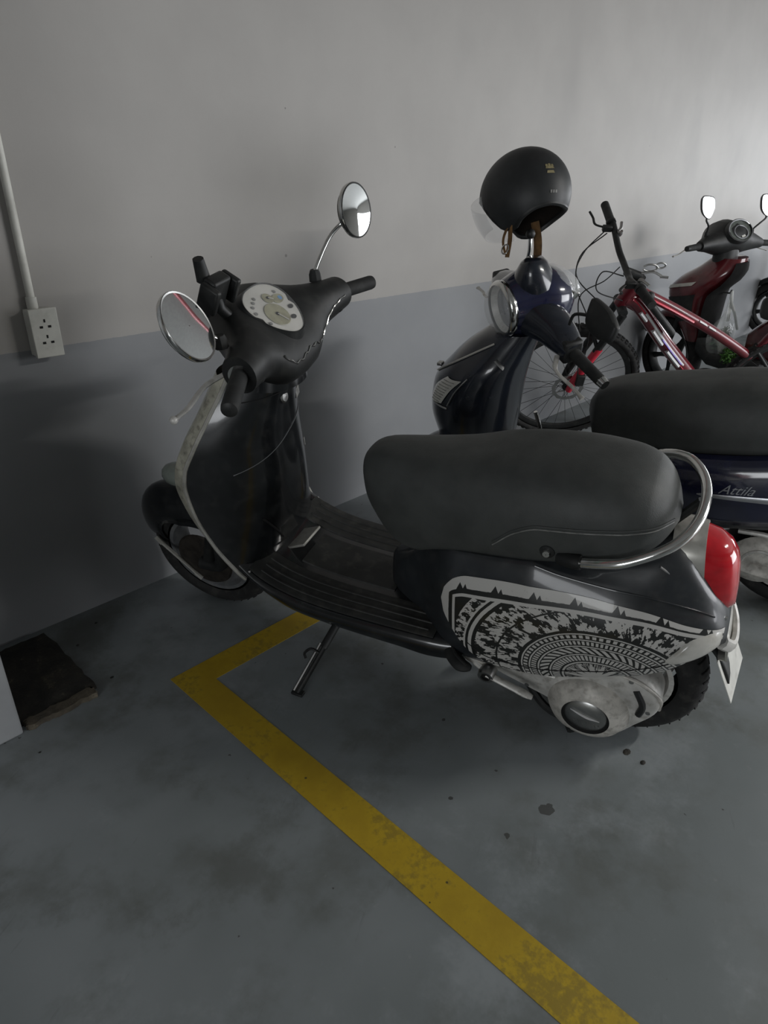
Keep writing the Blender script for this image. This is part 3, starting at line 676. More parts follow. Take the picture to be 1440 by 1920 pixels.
# wheels
WR = A(0, 0, .21)
rw = thing_part = bpy.data.objects.new('rear_wheel', None); COL.objects.link(rw); rw.parent = V
tyre_parts(rw, WR, (0, 1, 0), .21, .118, .130, 'alu', 5)
MB().tube([(-.02, .06, .21), (.02, .135, .21)], .03, 12).build('gearbox_neck', 'alu_dirty', V)
# exhaust on the far side, rear shock
MB().tube(spl([(.22, -.10, .15), (.12, -.15, .17), (.02, -.165, .19), (-.12, -.165, .235), (-.17, -.165, .25)], 24), [.02] * 5 + list(np.linspace(.03, .055, 6)) + [.056] * 10 + [.05, .035, .015], 14).build('muffler', 'black_plastic', V)
MB().tube([(-.02, .085, .26), (-.06, .085, .44)], .022, 10).build('rear_shock', 'black_plastic', V)

# ---- front wheel, fender, suspension (steered)
FA = A(1.288, 0, .215); axd = rotm(AXD, STEER) @ A(0, 1, 0)
fw_ = bpy.data.objects.new('front_wheel', None); COL.objects.link(fw_); fw_.parent = V
FC = steer(FA)
tyre_parts(fw_, FC, axd, .215, .108, .142, 'grey_paint', 0)
fr_rings = []
for t in np.linspace(R(12), R(172), 26):
    rad = .262 + .028 * math.sin(min(max((t - R(12)) / R(60), 0), 1) * math.pi) ; hw = .050 + .030 * max(0.0, math.sin((t - R(12)) / R(160) * math.pi)) ** .7
    row = []
    for a in np.linspace(-1.35, 1.35, 15):
        rr_ = rad - (1 - math.cos(a)) * .150; row.append(steer(FA + A(math.cos(t) * rr_, math.sin(a) * hw, math.sin(t) * rr_)))
    fr_rings.append(row)
MB().loft(fr_rings, False, False).build('front_fender', 'black_paint', V, smooth=60, solid=.004)
MB().tube(st_all([FA + A(.155, .072, .045), FA + A(.045, .072, -.070)]), .006, 8).build('fender_bar', 'trim', V)
MB().tube(st_all([FA + A(.17, .070, .06), FA + A(.150, .072, .038)]), .008, 8).build('fender_bar_end', 'trim', V)
MB().tube(st_all([FA + A(.05, .072, -.065), FA + A(.03, .072, -.085)]), .008, 8).build('fender_bar_end', 'trim', V)
MB().tube(st_all(spl([(1.06, .0, .62), (1.15, .05, .45), (1.19, .078, .33), (1.215, .078, .225), FA + A(0, .078, 0)], 20)), [.024] * 8 + [.022] * 12, 12).build('fork_arm', 'black_plastic', V)
MB().tube(st_all([(1.20, .075, .40), (1.255, .078, .24)]), .020, 10).build('front_shock', 'black_plastic', V)
MB().lathe([(.001, .012), (.095, .010), (.100, .004), (.095, 0)], FC + axd * .058, axd, 32).build('brake_disc', 'dark_metal', V)

# ---- headset: cover, speedometer, grips, levers, mirrors, headlight, phone holder (steered)
def hs(y):
    a = abs(y)
    return [f(a) for f in _HS]
_HS = [pchip([0, .06, .10, .15, .20, .245], v) for v in ([.938, .934, .916, .886, .862, .850], [.982, .984, .990, .997, 1.0, 1.001], [.138, .131, .100, .064, .049, .042], [.080, .078, .070, .057, .048, .042])]
HA = .62
def hs_pt(y, t, off=0.0):
    cx, cz, rx, rz = hs(y); rx += off; rz += off; c, sn = math.cos(t), math.sin(t); k = HA * min(1, max(0, (.22 - abs(y)) / .14))
    return steer((cx + rx * c * math.cos(k) - rz * sn * math.sin(k), y, cz + rx * c * math.sin(k) + rz * sn * math.cos(k)))
rings = []
for y in np.linspace(-.245, .245, 41): rings.append([hs_pt(y, t) for t in np.linspace(0, 2 * math.pi, 28, endpoint=False)])
MB().loft(rings).build('headset_cover', 'black_plastic', V, smooth=60)
MB().loft([[steer((cx + rx * math.cos(t), ry * math.sin(t), z)) for t in np.linspace(0, 2 * math.pi, 28, endpoint=False)] for z, cx, rx, ry in ((.945, .930, .066, .072), (.915, .925, .070, .074), (.89, .922, .076, .078), (.868, .928, .082, .084))]).build('headset_neck', 'black_paint', V, smooth=60)
# torn tape edge between the two halves of the cover
tape = []
for k, s_ in enumerate(np.linspace(-.215, .10, 40)):
    tape.append(hs_pt(s_, R(float(np.interp(s_, [-.215, -.10, 0, .10], [172, 160, 146, 150]))) + .07 * math.sin(s_ * 40) + .03 * math.sin(k * 1.7), .0008))
MB().tube(tape, [.0020 + .0010 * math.sin(k * 2.3) for k in range(40)], 6).build('tape_edge', 'chrome', V)
# speedometer
DN = unit(A(-.60, 0.02, .80)); DC = A(.893, 0, 1.052); DR = A(0, -1, 0); DU = np.cross(DN, DR)   # DR = towards the rider's right
if DU[0] < 0: DU = -DU
egg = spl([(-.072, .014), (-.062, .046), (-.034, .064), (.0, .068), (.034, .064), (.062, .046), (.072, .014), (.060, -.030), (.038, -.060), (.014, -.076), (-.014, -.076), (-.038, -.060), (-.060, -.030)], 48, True)
def dpt(p, h, k=1.0): return steer(DC + DR * p[0] * k + DU * p[1] * k + DN * h)
MB().loft([[dpt(p, -.045, 1.34) for p in egg], [dpt(p, -.022, 1.20) for p in egg], [dpt(p, -.005, 1.10) for p in egg], [dpt(p, .002, 1.06) for p in egg], [dpt(p, .000, 1.02) for p in egg]], True, False).build('speedometer_bezel', 'black_plastic', V, smooth=60)
sp_ = MB().loft([[dpt(p, -.010, 1.03) for p in egg], [dpt(p, -.001, 1.03) for p in egg]]).build('speedometer', 'dial', V, smooth=30, label='white instrument panel with two dials')
def disc(c, r, h, name, mat, ry=None):
    MB().loft([[dpt((c[0] + r * k_ * math.cos(t), c[1] + (ry or r) * k_ * math.sin(t)), h_) for t in np.linspace(0, 2 * math.pi, 32, endpoint=False)] for k_, h_ in ((1, h - .001), (.97, h))]).build(name, mat, sp_, smooth=30)
disc((-.012, -.018), .034, .0012, 'speed_dial', 'dial_face')
disc((.012, .026), .015, .0012, 'fuel_dial', 'dial_face'); disc((.038, .012), .020, .0010, 'display_dial', 'dial_face', .013)
disc((-.012, -.018), .005, .003, 'dial_hub', 'hole'); disc((.012, .026), .004, .003, 'dial_hub', 'hole')
MB().tube([dpt((-.012, -.018), .003), dpt((-.004, -.046), .003)], .0013, 5).build('needle', 'dial', sp_)
MB().tube([dpt((.012, .026), .003), dpt((.022, .016), .003)], .0010, 5).build('needle', 'dial', sp_)
disc((.045, .010), .006, .0018, 'digital_display', 'lcd')
for c in ((-.062, .012), (-.052, .028), (-.038, .036), (-.024, .043), (-.056, -.026), (.050, .030)):
    disc(c, .0045, .0010, 'warning_light', 'grey_print')
for c in ((.046, -.022), (.022, -.046)):
    disc(c, .009, .0012, 'dial_button', 'black_plastic', .006)
MB().loft([[dpt(p, .0035, 1.03) for p in egg], [dpt(p, .0055, .8) for p in egg]], True, True).build('dial_glass', 'dial_clear', V, smooth=60)
# grips and levers
for side in (1, -1):
    b0, b1 = A(.850, side * .240, 1.002), A(.802, side * .365, .990); d = unit(b1 - b0)
    MB().tube(st_all([b0 - d * .01, b0 + d * .008]), .025, 20).build('grip_collar', 'chrome', V)
    MB().tube(st_all([b0 + d * .006, b0 + d * .02, b0 + d * .125, b1]), [.0185, .0185, .0185, .017], 18).build('grip', 'rubber', V)
    MB().lathe([(.001, .004), (.010, .004), (.0165, 0)], steer(b1), rotm(AXD, STEER) @ d, 16).build('grip_end', 'black_plastic', V)
    lv = spl([b0 + A(.045, -side * .035, -.012), b0 + A(.075, side * .03, -.022), b0 + A(.065, side * .11, -.030), b0 + A(.070, side * .155, -.034)], 18)
    MB().tube(st_all(lv), [.008] * 6 + [.007] * 8 + [.0065, .0065, .007, .009], 10, flat=.6).build('brake_lever', 'alu', V)
    MB().ball(steer(lv[-1]), .009, 10).build('lever_knob', 'alu', V)
    MB().box(steer(A(.845, side * .205, .992)), (.026, .016, .026), rotm(AXD, STEER)).build('switch_housing', 'black_plastic', V, bevel=.010)
# mirrors
def round_mirror(c, n, r, stalk, nm, shell='black_plastic'):
    n = unit(n); m_ = bpy.data.objects.new(nm, None); COL.objects.link(m_); m_.parent = V
    MB().lathe([(.001, -.030), (r * .45, -.027), (r * .8, -.018), (r * .97, -.005), (r, .003), (r * .985, .006), (r * .94, .005)], c, n, 40).build('mirror_shell', shell, m_, smooth=60)
    MB().lathe([(r * .99, -.006), (r * 1.015, .001), (r * 1.0, .005)], c, n, 40).build('mirror_rim', 'chrome' if r < .070 else 'chrome', m_, smooth=60)
    MB().lathe([(.001, .0062), (r * .5, .0058), (r * .95, .0046)], c, n, 40).build('mirror_glass', 'mirror', m_, smooth=60)
    MB().tube(spl(stalk, 24), .0055, 10).build('mirror_stalk', 'chrome', m_)
    MB().tube([stalk[0] - A(0, 0, .012), stalk[0] + A(0, 0, .006), stalk[0] + A(0, 0, .016)], [.016, .015, .011], 8).build('mirror_boot', 'rubber', m_, smooth=30)
def L2W(p): return VM @ Vector(p)
round_mirror(A(.817, -.300, 1.200), (-.95, .08, .14), .064, [A(.899, -.205, 1.062), A(.896, -.215, 1.085), A(.880, -.262, 1.140), A(.862, -.290, 1.165), A(.842, -.297, 1.178)], 'mirror')
round_mirror(A(.905, .280, 1.108), (-.90, -.23, .46), .074, [A(.899, .200, 1.045), A(.902, .215, 1.062), A(.918, .245, 1.085), A(.925, .262, 1.098)], 'mirror', 'steel')
# headlight
hd = rotm(AXD, STEER) @ unit(A(1, 0, .05)); hc = steer(A(1.005, 0, 1.005))
MB().lathe([(.074, -.03), (.080, .0), (.080, .022), (.074, .028)], hc, hd, 36).build('headlight_ring', 'cream', V, smooth=50)
MB().lathe([(.074, .022), (.060, .034), (.030, .042), (.001, .044)], hc, hd, 36).build('headlight_lens', 'glass', V, smooth=60)
# phone holder clamped in front of the dial on the left
PH = lambda x, y, z: steer(A(.965 + x, .105 + y, 1.075 + z))
MB().tube([PH(-.02, -.02, -.03), PH(.0, .0, .01), PH(.0, .005, .035)], .013, 10).build('phone_holder_stem', 'black_plastic', V)
MB().box(PH(.0, .01, .045), (.016, .030, .045), rotm((0, 1, 0), -.5)).build('phone_holder_back', 'black_plastic', V, bevel=.006)
for s2, k in ((1, 'phone_holder_jaw'), (-1, 'phone_holder_jaw')):
    MB().box(PH(-.014, .01 + s2 * .040, .050), (.024, .008, .030), rotm((0, 1, 0), -.5)).build(k, 'black_plastic', V, bevel=.005)
MB().tube([PH(.010, .020, .080), PH(.004, .030, .128)], [.016, .012], 10).build('phone_holder_lever', 'black_plastic', V)
MB().lathe([(.001, .01), (.014, .01), (.016, -.008), (.001, -.008)], PH(.02, -.050, .052), (0, 0, 1), 12).build('phone_holder_knob', 'black_plastic', V, smooth=30)

# ================================================================== generic scooter parts for the ones behind
def sring(xf, xr, ye, z, xe=None, n=36, pf=2.0, pr=2.2):
    """plan outline of a leg shield: bulging front, flatter rear"""
    xe = xr + (xf - xr) * .45 if xe is None else xe; out = []
    for t in np.linspace(0, 2 * math.pi, n, endpoint=False):
        c, s = math.cos(t), math.sin(t); rx = xf - xe if c > 0 else xe - xr; p = pf if c > 0 else pr
        out.append((xe + rx * math.copysign(abs(c) ** (2 / p), c), ye * math.copysign(abs(s) ** (2 / p), s), z))
    return out
def shield_fn(tab):
    z, xf, xr, ye = zip(*tab); return pchip(z, xf), pchip(z, xr), pchip(z, ye)
def scooter_common(T, shield, seat, hull, floor, wb, Rf, wf, Rrr, wr, rimmat, paint, lower, steerang, ax, axd_, fender):
    """leg shield, floor, hull, seat, wheels; every part its own mesh"""
    st = lambda p: np.array(ax) + rotm(axd_, steerang) @ (np.array(p, float) - np.array(ax))
    fx, rx_, ye = shield_fn(shield); zs = np.linspace(shield[0][0], shield[-1][0], 28)
    MB().loft([sring(fx(z), rx_(z), ye(z), z) for z in zs]).build('leg_shield', paint, T, smooth=50)
    MB().loft([[(x, y, z) for y, z in spl([(0, zt), (hw * .8, zt), (hw, zt - .02), (hw * .95, zb), (0, zb)], 12)] + [(x, -y, z) for y, z in spl([(0, zt), (hw * .8, zt), (hw, zt - .02), (hw * .95, zb), (0, zb)], 12)[::-1][1:-1]] for x, hw, zt, zb in floor]).build('floorboard', lower, T, smooth=50)
    x_, hw_, zt_, zb_, = zip(*hull); f = [pchip(x_, q) for q in (hw_, zt_, zb_)]; rings = []
    for x in np.linspace(x_[0], x_[-1], 30):
        hw, zt, zb = f[0](x), f[1](x), f[2](x); h = zt - zb
        half = spl([(0, zt), (.6 * hw, zt - .01), (.86 * hw, zt - .12 * h), (.98 * hw, zt - .35 * h), (hw, zt - .6 * h), (.93 * hw, zt - .85 * h), (.75 * hw, zb), (0, zb)], 20)
        rings.append([(x, y, z) for y, z in half] + [(x, -y, z) for y, z in half[::-1][1:-1]])
    MB().loft(rings).build('body', paint, T, smooth=50)
    x_, hw_, zt_, zb_ = zip(*seat); f = [pchip(x_, q) for q in (hw_, zt_, zb_)]; rings = []
    for x in np.linspace(x_[0], x_[-1], 36):
        hw, zt, zb = f[0](x), f[1](x), f[2](x); h = zt - zb
        half = spl([(0, zt), (.5 * hw, zt - .03 * h), (.82 * hw, zt - .2 * h), (.98 * hw, zt - .5 * h), (hw, zt - .8 * h), (.92 * hw, zb), (0, zb)], 18)
        rings.append([(x, y, z) for y, z in half] + [(x, -y, z) for y, z in half[::-1][1:-1]])
    MB().loft(rings).build('seat', 'seat', T, smooth=60)
    fa = A(wb, 0, Rf); ra = A(0, 0, Rrr); axl = rotm(axd_, steerang) @ A(0, 1, 0)
    for nm, c, a_, r_, w_ in (('front_wheel', st(fa), axl, Rf, wf), ('rear_wheel', ra, A(0, 1, 0), Rrr, wr)):
        e = bpy.data.objects.new(nm, None); COL.objects.link(e); e.parent = T
        tyre_parts(e, c, a_, r_, w_, r_ * .66, rimmat, 5, tread=False)
    rows = []
    r0, t0, t1, hw0 = fender
    for t in np.linspace(R(t0), R(t1), 22):
        hw = hw0 * (.55 + .45 * math.sin((t - R(t0)) / R(t1 - t0) * math.pi)); row = []
        for a in np.linspace(-1.3, 1.3, 13):
            rr_ = r0 - (1 - math.cos(a)) * .07; row.append(st(fa + A(math.cos(t) * rr_, math.sin(a) * hw, math.sin(t) * rr_)))
        rows.append(row)
    MB().loft(rows, False, False).build('front_fender', paint, T, smooth=60, solid=.004)
    for s2 in (1, -1):
        MB().tube([st(fa + A(0, s2 * .075, 0)), st(fa + A(-.10, s2 * .075, .33)), st(fa + A(-.14, s2 * .03, .42))], .018, 10).build('fork_leg', 'black_plastic', T)
    MB().tube(spl([(.22, -.10, .15), (.10, -.15, .17), (-.05, -.165, .20), (-.2, -.165, .24)], 20), [.02] * 6 + [.05] * 12 + [.04, .02], 12).build('muffler', 'black_plastic', T)
    MB().tube(spl([(.30, .10, .24), (.14, .125, .22), (0, .125, .21)], 12), [.05] * 4 + [.075] * 5 + [.07, .06, .05], 14, flat=.6).build('transmission_case', 'alu_dirty', T)
    MB().tube([(.45, .10, .24), (.50, .20, .06), (.53, .26, .052)], .010, 8).build('side_stand', 'black_plastic', T)
    MB().tube([(-.12, 0, .42), (-.30, 0, .36), (-.36, 0, .26)], [.03, .03, .02], 10, flat=2.2).build('rear_mudguard', 'black_plastic', T)
    return st, (fx, rx_, ye)
def bars(T, st, base, end, col='black_plastic', lever=True, gr='rubber', collar='chrome', cap='chrome', kr=1.0):
    for side in (1, -1):
        q = kr if side < 0 else 1.0; b0 = A(base[0], side * base[1] * q, base[2]); b1 = A(end[0], side * end[1] * q, end[2]); d = unit(b1 - b0)
        MB().tube([st(b0), st(b0 + d * .05), st(b1)], [.020, .0185, .0175], 14).build('grip', gr, T)
        MB().tube([st(b1 - d * .002), st(b1 + d * .020)], [.0175, .0155], 12).build('bar_end', cap, T, smooth=30)
        if lever:
            lv = spl([b0 + A(.045, -side * .02, -.01), b0 + A(.075, side * .03, -.024), b0 + A(.055, side * .10, -.045), b0 + A(.050, side * .15, -.055)], 14)
            MB().tube([st(p) for p in lv], [.008] * 4 + [.006] * 8 + [.007, .009], 8, flat=.6).build('brake_lever', 'alu', T)

AST = R(47)
# ------------------------------------------------------------------ the dark blue scooter in the second bay
AM = vehicle_frame(2.403, -1.656, R(107), R(8))
AT = thing('scooter', 'dark blue scooter with round chrome headlight parked behind the black one', 'scooter', AM)
a_st, a_sh = scooter_common(AT,
    shield=[(.36, 1.19, 1.03, .15), (.42, 1.235, 1.005, .165), (.50, 1.285, .99, .18), (.58, 1.305, .982, .185), (.67, 1.295, .972, .180), (.757, 1.232, .955, .162), (.82, 1.170, .935, .125), (.87, 1.10, .915, .095)],
    seat=[(.728, .03, .655, .62), (.715, .07, .69, .575), (.67, .105, .722, .555), (.56, .130, .752, .565), (.40, .150, .778, .575), (.23, .158, .805, .60), (0, .155, .81, .635), (-.16, .12, .795, .66), (-.20, .04, .76, .69)],
    hull=[(.66, .08, .55, .25), (.55, .13, .57, .26), (.40, .19, .60, .30), (.25, .205, .62, .34), (.05, .20, .66, .38), (-.15, .16, .68, .44), (-.30, .08, .66, .52)],
    floor=[(1.05, .17, .42, .34), (.98, .19, .35, .27), (.85, .20, .31, .24), (.65, .20, .30, .23), (.50, .18, .30, .23)],
    wb=1.24, Rf=.215, wf=.10, Rrr=.215, wr=.105, rimmat='alu', paint='attila_dark', lower='black_plastic', steerang=AST, ax=(.95, 0, .95), axd_=unit(A(-.25, 0, .80)), fender=(.285, 15, 165, .085))
# blue side panels with stripe and name
ap = MB(); rows = []
hx = pchip([.50, .40, .25, .05, -.15, -.28], [.152, .196, .210, .205, .165, .105])
for x in np.linspace(.46, -.28, 24):
    zt, zb = float(pchip([.46, .25, 0, -.28], [.575, .610, .655, .66])(x)), float(pchip([.46, .25, 0, -.28], [.36, .375, .43, .55])(x)); hw = hx(x)
    rows.append([(x, hw * k, zb + (zt - zb) * t) for t, k in ((0, .90), (.12, .965), (.3, 1.005), (.5, 1.015), (.7, .995), (.88, .93), (1, .80))])
for s2 in (1, -1):
    MB().loft([[(x, s2 * y, z) for x, y, z in r] for r in rows], False, False).build('side_panel', 'navy', AT, smooth=60, solid=.004)
def a_panel(x, z, off):
    zt, zb = float(pchip([.46, .25, 0, -.28], [.575, .610, .655, .66])(x)), float(pchip([.46, .25, 0, -.28], [.36, .375, .43, .55])(x)); t = (z - zb) / (zt - zb)
    return A(x, hx(x) * float(np.interp(t, [0, .12, .3, .5, .7, .88, 1], [.90, .965, 1.005, 1.015, .995, .93, .80])) + off, z)
stripe = [a_panel(x, .482 + (.30 - x) * .10, .001) for x in np.linspace(.345, -.02, 20)]
MB().tube(stripe, [.0015] + list(np.linspace(.006, .013, 17)) + [.012, .010], 6, flat=.28, up=A(0, 1, 0)).build('silver_stripe', 'silver_print', AT, label='silver stripe below the name')
tc = A(.243, 0, .515)
text_mesh('name_lettering', 'Attila', 'silver_print', AT, tc, (-1, 0, .13), (.13, 0, 1), .043, shear=.6, depth=.0008, wrap=lambda p: a_panel(p[0], p[2], .0025 + (p[1]) * .3))
# indicator on the shield side, chrome bit, front trim line
def ring_pt(sh, t, z, off):
    xf, xr, ye = sh[0](z), sh[1](z), sh[2](z); xe = xr + (xf - xr) * .45; c, s_ = math.cos(t), math.sin(t); p = 2.0 if c > 0 else 2.2
    q = A(xe + (xf - xe if c > 0 else xe - xr) * math.copysign(abs(c) ** (2 / p), c), ye * math.copysign(abs(s_) ** (2 / p), s_), z)
    d = unit(A(c / max(xf - xe, .01) , s_ / ye, 0)); return q + d * off
def sh_pt(t, z, off): return ring_pt(a_sh, t, z, off)
for s2 in (1, -1):
    rows = []
    for i, z in enumerate(np.linspace(.625, .722, 10)):
        u_ = i / 9; lo_, hi_ = .62 + .30 * u_ ** 2, 1.02 + .30 * u_; rows.append([sh_pt(s2 * t, z, .004 + .008 * math.sin(math.pi * j / 9)) for j, t in enumerate(np.linspace(lo_, hi_, 10))])
    MB().loft(rows, False, False).build('turn_signal', 'lens', AT, smooth=60, label='clear ribbed front turn signal')
    for z in np.linspace(.632, .712, 9):
        MB().tube([sh_pt(s2 * t, z, .012) for t in np.linspace(.74 + (z - .632) * 2.2, 1.00 + (z - .632) * 2.8, 6)], .0012, 5).build('lens_rib', 'grey_print', AT)
    MB().tube([sh_pt(s2 * t, z, .006) for t, z in zip(np.linspace(1.22, 1.42, 8), np.linspace(.63, .735, 8))], .008, 8, flat=.4).build('signal_trim', 'steel', AT)
    MB().tube([sh_pt(s2 * t, z, .004) for t, z in zip(np.linspace(.30, 1.35, 14), np.linspace(.705, .845, 14))], .0035, 8).build('shield_crease', 'trim', AT)
MB().tube([sh_pt(t, .635 - .02, .003) for t in np.linspace(.75, 1.2, 8)], .004, 6).build('signal_base', 'steel', AT)
MB().tube([sh_pt(t, z, .004) for t, z in zip(np.linspace(1.75, 2.1, 8), np.linspace(.800, .775, 8))], .011, 8, flat=.3).build('neck_trim', 'steel', AT)
MB().loft([[(1.12 - (z - .72) * .9 + .03 * math.cos(a), .045 * math.sin(a) * (1 - (z - .72) * 1.0), z) for a in np.linspace(-1.5, 1.5, 9)] for z in np.linspace(.72, .90, 8)], False, False).build('front_grille', 'black_plastic', AT, smooth=60)
MB().box(sh_pt(.05, .712, .01), (.010, .014, .006)).build('front_badge', 'steel', AT, bevel=.003)
MB().tube(spl([(.955, -.15, .50), (.935, -.165, .42), (.955, -.17, .37)], 8), .008, 6).build('shield_edge', 'chrome', AT)
# steered headset
HD = rotm(unit(A(-.25, 0, .80)), AST) @ unit(A(1, 0, -.04)); AH = A(.95, 0, .955)
hcen = a_st(A(1.060, 0, .968))
# cover: loft from the headlight back to the dash
def ringat(c, n, up, rx, ry, k=28):
    F_ = frame_rot(n, up); return [np.array(c) + F_[:, 0] * rx * math.cos(t) + F_[:, 1] * ry * math.sin(t) for t in np.linspace(0, 2 * math.pi, k, endpoint=False)]
UPA = A(0, 0, 1)
MB().loft([ringat(hcen - HD * d, HD, UPA, rx, ry) for d, rx, ry in ((.005, .086, .088), (.045, .096, .102), (.09, .105, .112), (.14, .110, .108), (.19, .095, .085), (.22, .06, .055))]).build('headset_cover', 'navy', AT, smooth=60)
MB().loft([ringat(a_st(A(.955 + dx, 0, z)), A(0, 0, 1), A(1, 0, 0), rx, ry) for z, dx, rx, ry in ((.955, 0, .095, .095), (1.03, .005, .088, .075), (1.075, .012, .072, .056), (1.105, .015, .056, .040), (1.118, .015, .040, .026))]).build('dash_hood', 'attila_dark', AT, smooth=60)
MB().lathe([(.078, -.012), (.088, -.004), (.091, .008), (.086, .020), (.078, .022)], hcen, HD, 40).build('headlight_ring', 'chrome', AT, smooth=60, label='chrome headlight ring')
MB().lathe([(.076, .014), (.060, -.012), (.030, -.038), (.006, -.045)], hcen, HD, 40).build('headlight_reflector', 'alu', AT, smooth=60)
MB().lathe([(.020, -.012), (.020, -.040)], hcen, HD, 20).build('bulb_shroud', 'alu', AT)
MB().lathe([(.080, .018), (.068, .040), (.044, .054), (.018, .061), (.001, .062)], hcen, HD, 40).build('headlight_lens', 'glass', AT, smooth=60)
dg = a_st(A(.868, 0, 1.020)); dn = rotm(unit(A(-.25, 0, .80)), AST) @ unit(A(-.55, 0, .83))
MB().lathe([(.078, -.02), (.080, 0), (.074, .003)], dg, dn, 36).build('dash_rim', 'chrome', AT, smooth=60)
MB().lathe([(.076, .0), (.070, .016), (.050, .030), (.025, .037), (.001, .039)], dg, dn, 36).build('dash_glass', 'glass', AT, smooth=60, label='domed clear dash glass')
MB().lathe([(.001, -.002), (.074, -.004)], dg, dn, 36).build('dash_face', 'dial', AT)
for s2 in (1, -1):
    MB().tube([a_st(p) for p in spl([(.97, s2 * .05, .950), (.955, s2 * .13, .943), (.950, s2 * .205, .930), (.948, s2 * .250, .918)], 14)], np.linspace(.085, .036, 14), 16, flat=.85).build('headset_arm', 'attila_dark', AT, smooth=60)
    MB().box(a_st(A(.950, s2 * .235, .922)), (.032, .022, .036), rotm(unit(A(-.25, 0, .80)), AST)).build('switch_housing', 'black_plastic', AT, bevel=.008)
bars(AT, a_st, (.946, .25, .916), (.930, .385, .896), kr=.72)
# left mirror: black pentagon back on a thin stalk
mc = A(.690, .240, 1.003); mn = unit(A(.55, .75, .25)); Fm = frame_rot(mn, A(0.1, 0, 1))
pent = spl([(-.050, .050), (-.044, .060), (-.030, .060), (.020, .030), (.052, -.012), (.056, -.030), (.048, -.066), (.030, -.074), (-.020, -.060), (-.048, -.030), (-.054, .0)], 44, True)
lm_ = bpy.data.objects.new('mirror', None); COL.objects.link(lm_); lm_.parent = AT
MB().loft([[mc + Fm[:, 0] * p[0] * k * 1.15 + Fm[:, 1] * p[1] * k * .82 + mn * h for p in pent] for k, h in ((.97, -.008), (1, -.003), (.98, .006), (.88, .012), (.4, .014))]).build('mirror_shell', 'black_plastic', lm_, smooth=50)
MB().loft([[mc + Fm[:, 0] * p[0] * k * 1.15 + Fm[:, 1] * p[1] * k * .82 - mn * .0105 for p in pent] for k in (.93, .4)]).build('mirror_glass', 'mirror', lm_, smooth=50)
MB().tube(spl([A(.795, .175, .955), A(.780, .185, .990), A(.73, .21, .998), mc - A(.0, 0, .0)], 16), .005, 8).build('mirror_stalk', 'black_plastic', lm_)
# right mirror stalk that carries the helmet
rm_ = bpy.data.objects.new('mirror', None); COL.objects.link(rm_); rm_.parent = AT
rs0 = a_st(A(.93, -.10, .985)); MB().tube(spl([rs0, rs0 + A(.005, 0, .05), rs0 + A(-.005, .01, .10), rs0 + A(-.005, .012, .14)], 16), .006, 8).build('mirror_stalk', 'chrome', rm_)
MB().ball(rs0 + A(-.005, .012, .15), .016, 12).build('mirror_joint', 'black_plastic', rm_)
# parts of engine seen past the black scooter's tail
MB().lathe([(.001, .03), (.05, .028), (.075, .018), (.088, .0)], (.12, .150, .245), (0, 1, 0), 28).build('clutch_cover', 'alu_dirty', AT, smooth=60)
MB().lathe([(.045, .031), (.050, .034), (.055, .030)], (.12, .150, .245), (0, 1, 0), 28).build('clutch_ring', 'alu', AT)
MB().tube(spl([(.20, .16, .345), (.10, .17, .350), (.0, .165, .30), (-.05, .16, .25)], 14), .008, 8).build('case_rim', 'alu', AT)
MB().tube([(.30, .0, .40), (-.05, 0, .30)], .09, 12).build('engine_block', 'black_plastic', AT)
MB().box((-.24, 0, .60), (.05, .06, .045)).build('tail_light', 'tail_red', AT, bevel=.015)

# ------------------------------------------------------------------ helmet hung on its mirror
hcw = AM @ Vector((1.035, -.10, 1.262))
hf = unit(A(-.22, .975, 0))                     # the way the face opening points
HT = Matrix.Identity(4)
fx_ = unit(hf + A(0, 0, -.30)); ly_ = unit(np.cross((0, 0, 1), hf) + A(0, 0, .26)); uz_ = unit(np.cross(fx_, ly_)); ly_ = np.cross(uz_, fx_)
for i in range(3): HT[i][0] = fx_[i]; HT[i][1] = ly_[i]; HT[i][2] = uz_[i]; HT[i][3] = hcw[i]
HL = thing('helmet', 'matte black open-face helmet hanging on the dark blue scooter mirror', 'helmet', HT)
tmax = pchip([0, 30, 45, 60, 80, 100, 125, 150, 180], [84, 88, 108, 138, 142, 130, 120, 117, 118])
rx_h, ry_h, rz_h = .148, .122, .142
def hpt(phi, th, k=1.0, off=0.0):
    rx = rx_h if math.cos(phi) > 0 else rx_h * 1.0
    return A(rx * math.sin(th) * math.cos(phi), ry_h * math.sin(th) * math.sin(phi), rz_h * math.cos(th)) * k + unit(A(math.sin(th) * math.cos(phi), math.sin(th) * math.sin(phi), math.cos(th))) * off
def hgrid(k0, n=64, m=26):
    rows = []
    for j in range(m + 1):
        row = []
        for i in range(n):
            ph = 2 * math.pi * i / n; d = abs((math.degrees(ph) + 180) % 360 - 180); row.append(hpt(ph, R(max(1.0, float(tmax(d)) * j / m)), k0))
        rows.append(row)
    return rows
g_ = hgrid(1.0); inn = hgrid(.90)
MB().loft(g_ + inn[::-1][:1], True, False).build('shell', 'helmet', HL, smooth=60)
MB().loft(inn, True, False).build('lining', 'lining', HL, smooth=60)
MB().tube([(p + q) / 2 for p, q in zip(np.array(g_[-1]), np.array(inn[-1]))], .0085, 8, closed=True).build('edge_trim', 'black_plastic', HL)
rows = [[hpt(ph, R(t), 1.0, .010 + .02 * math.cos(ph)) for ph in np.linspace(-.95, .95, 22)] for t in np.linspace(90, 128, 10)]
MB().loft(rows, False, False).build('visor', 'clear', HL, smooth=60, solid=.002, label='clear bubble visor')
def ribbon(pts, wdt, nm, mt, par):
    P = spl(pts, 18); return MB().tube(P, wdt, 8, flat=.16, up=A(.3, 1, .2)).build(nm, mt, par)
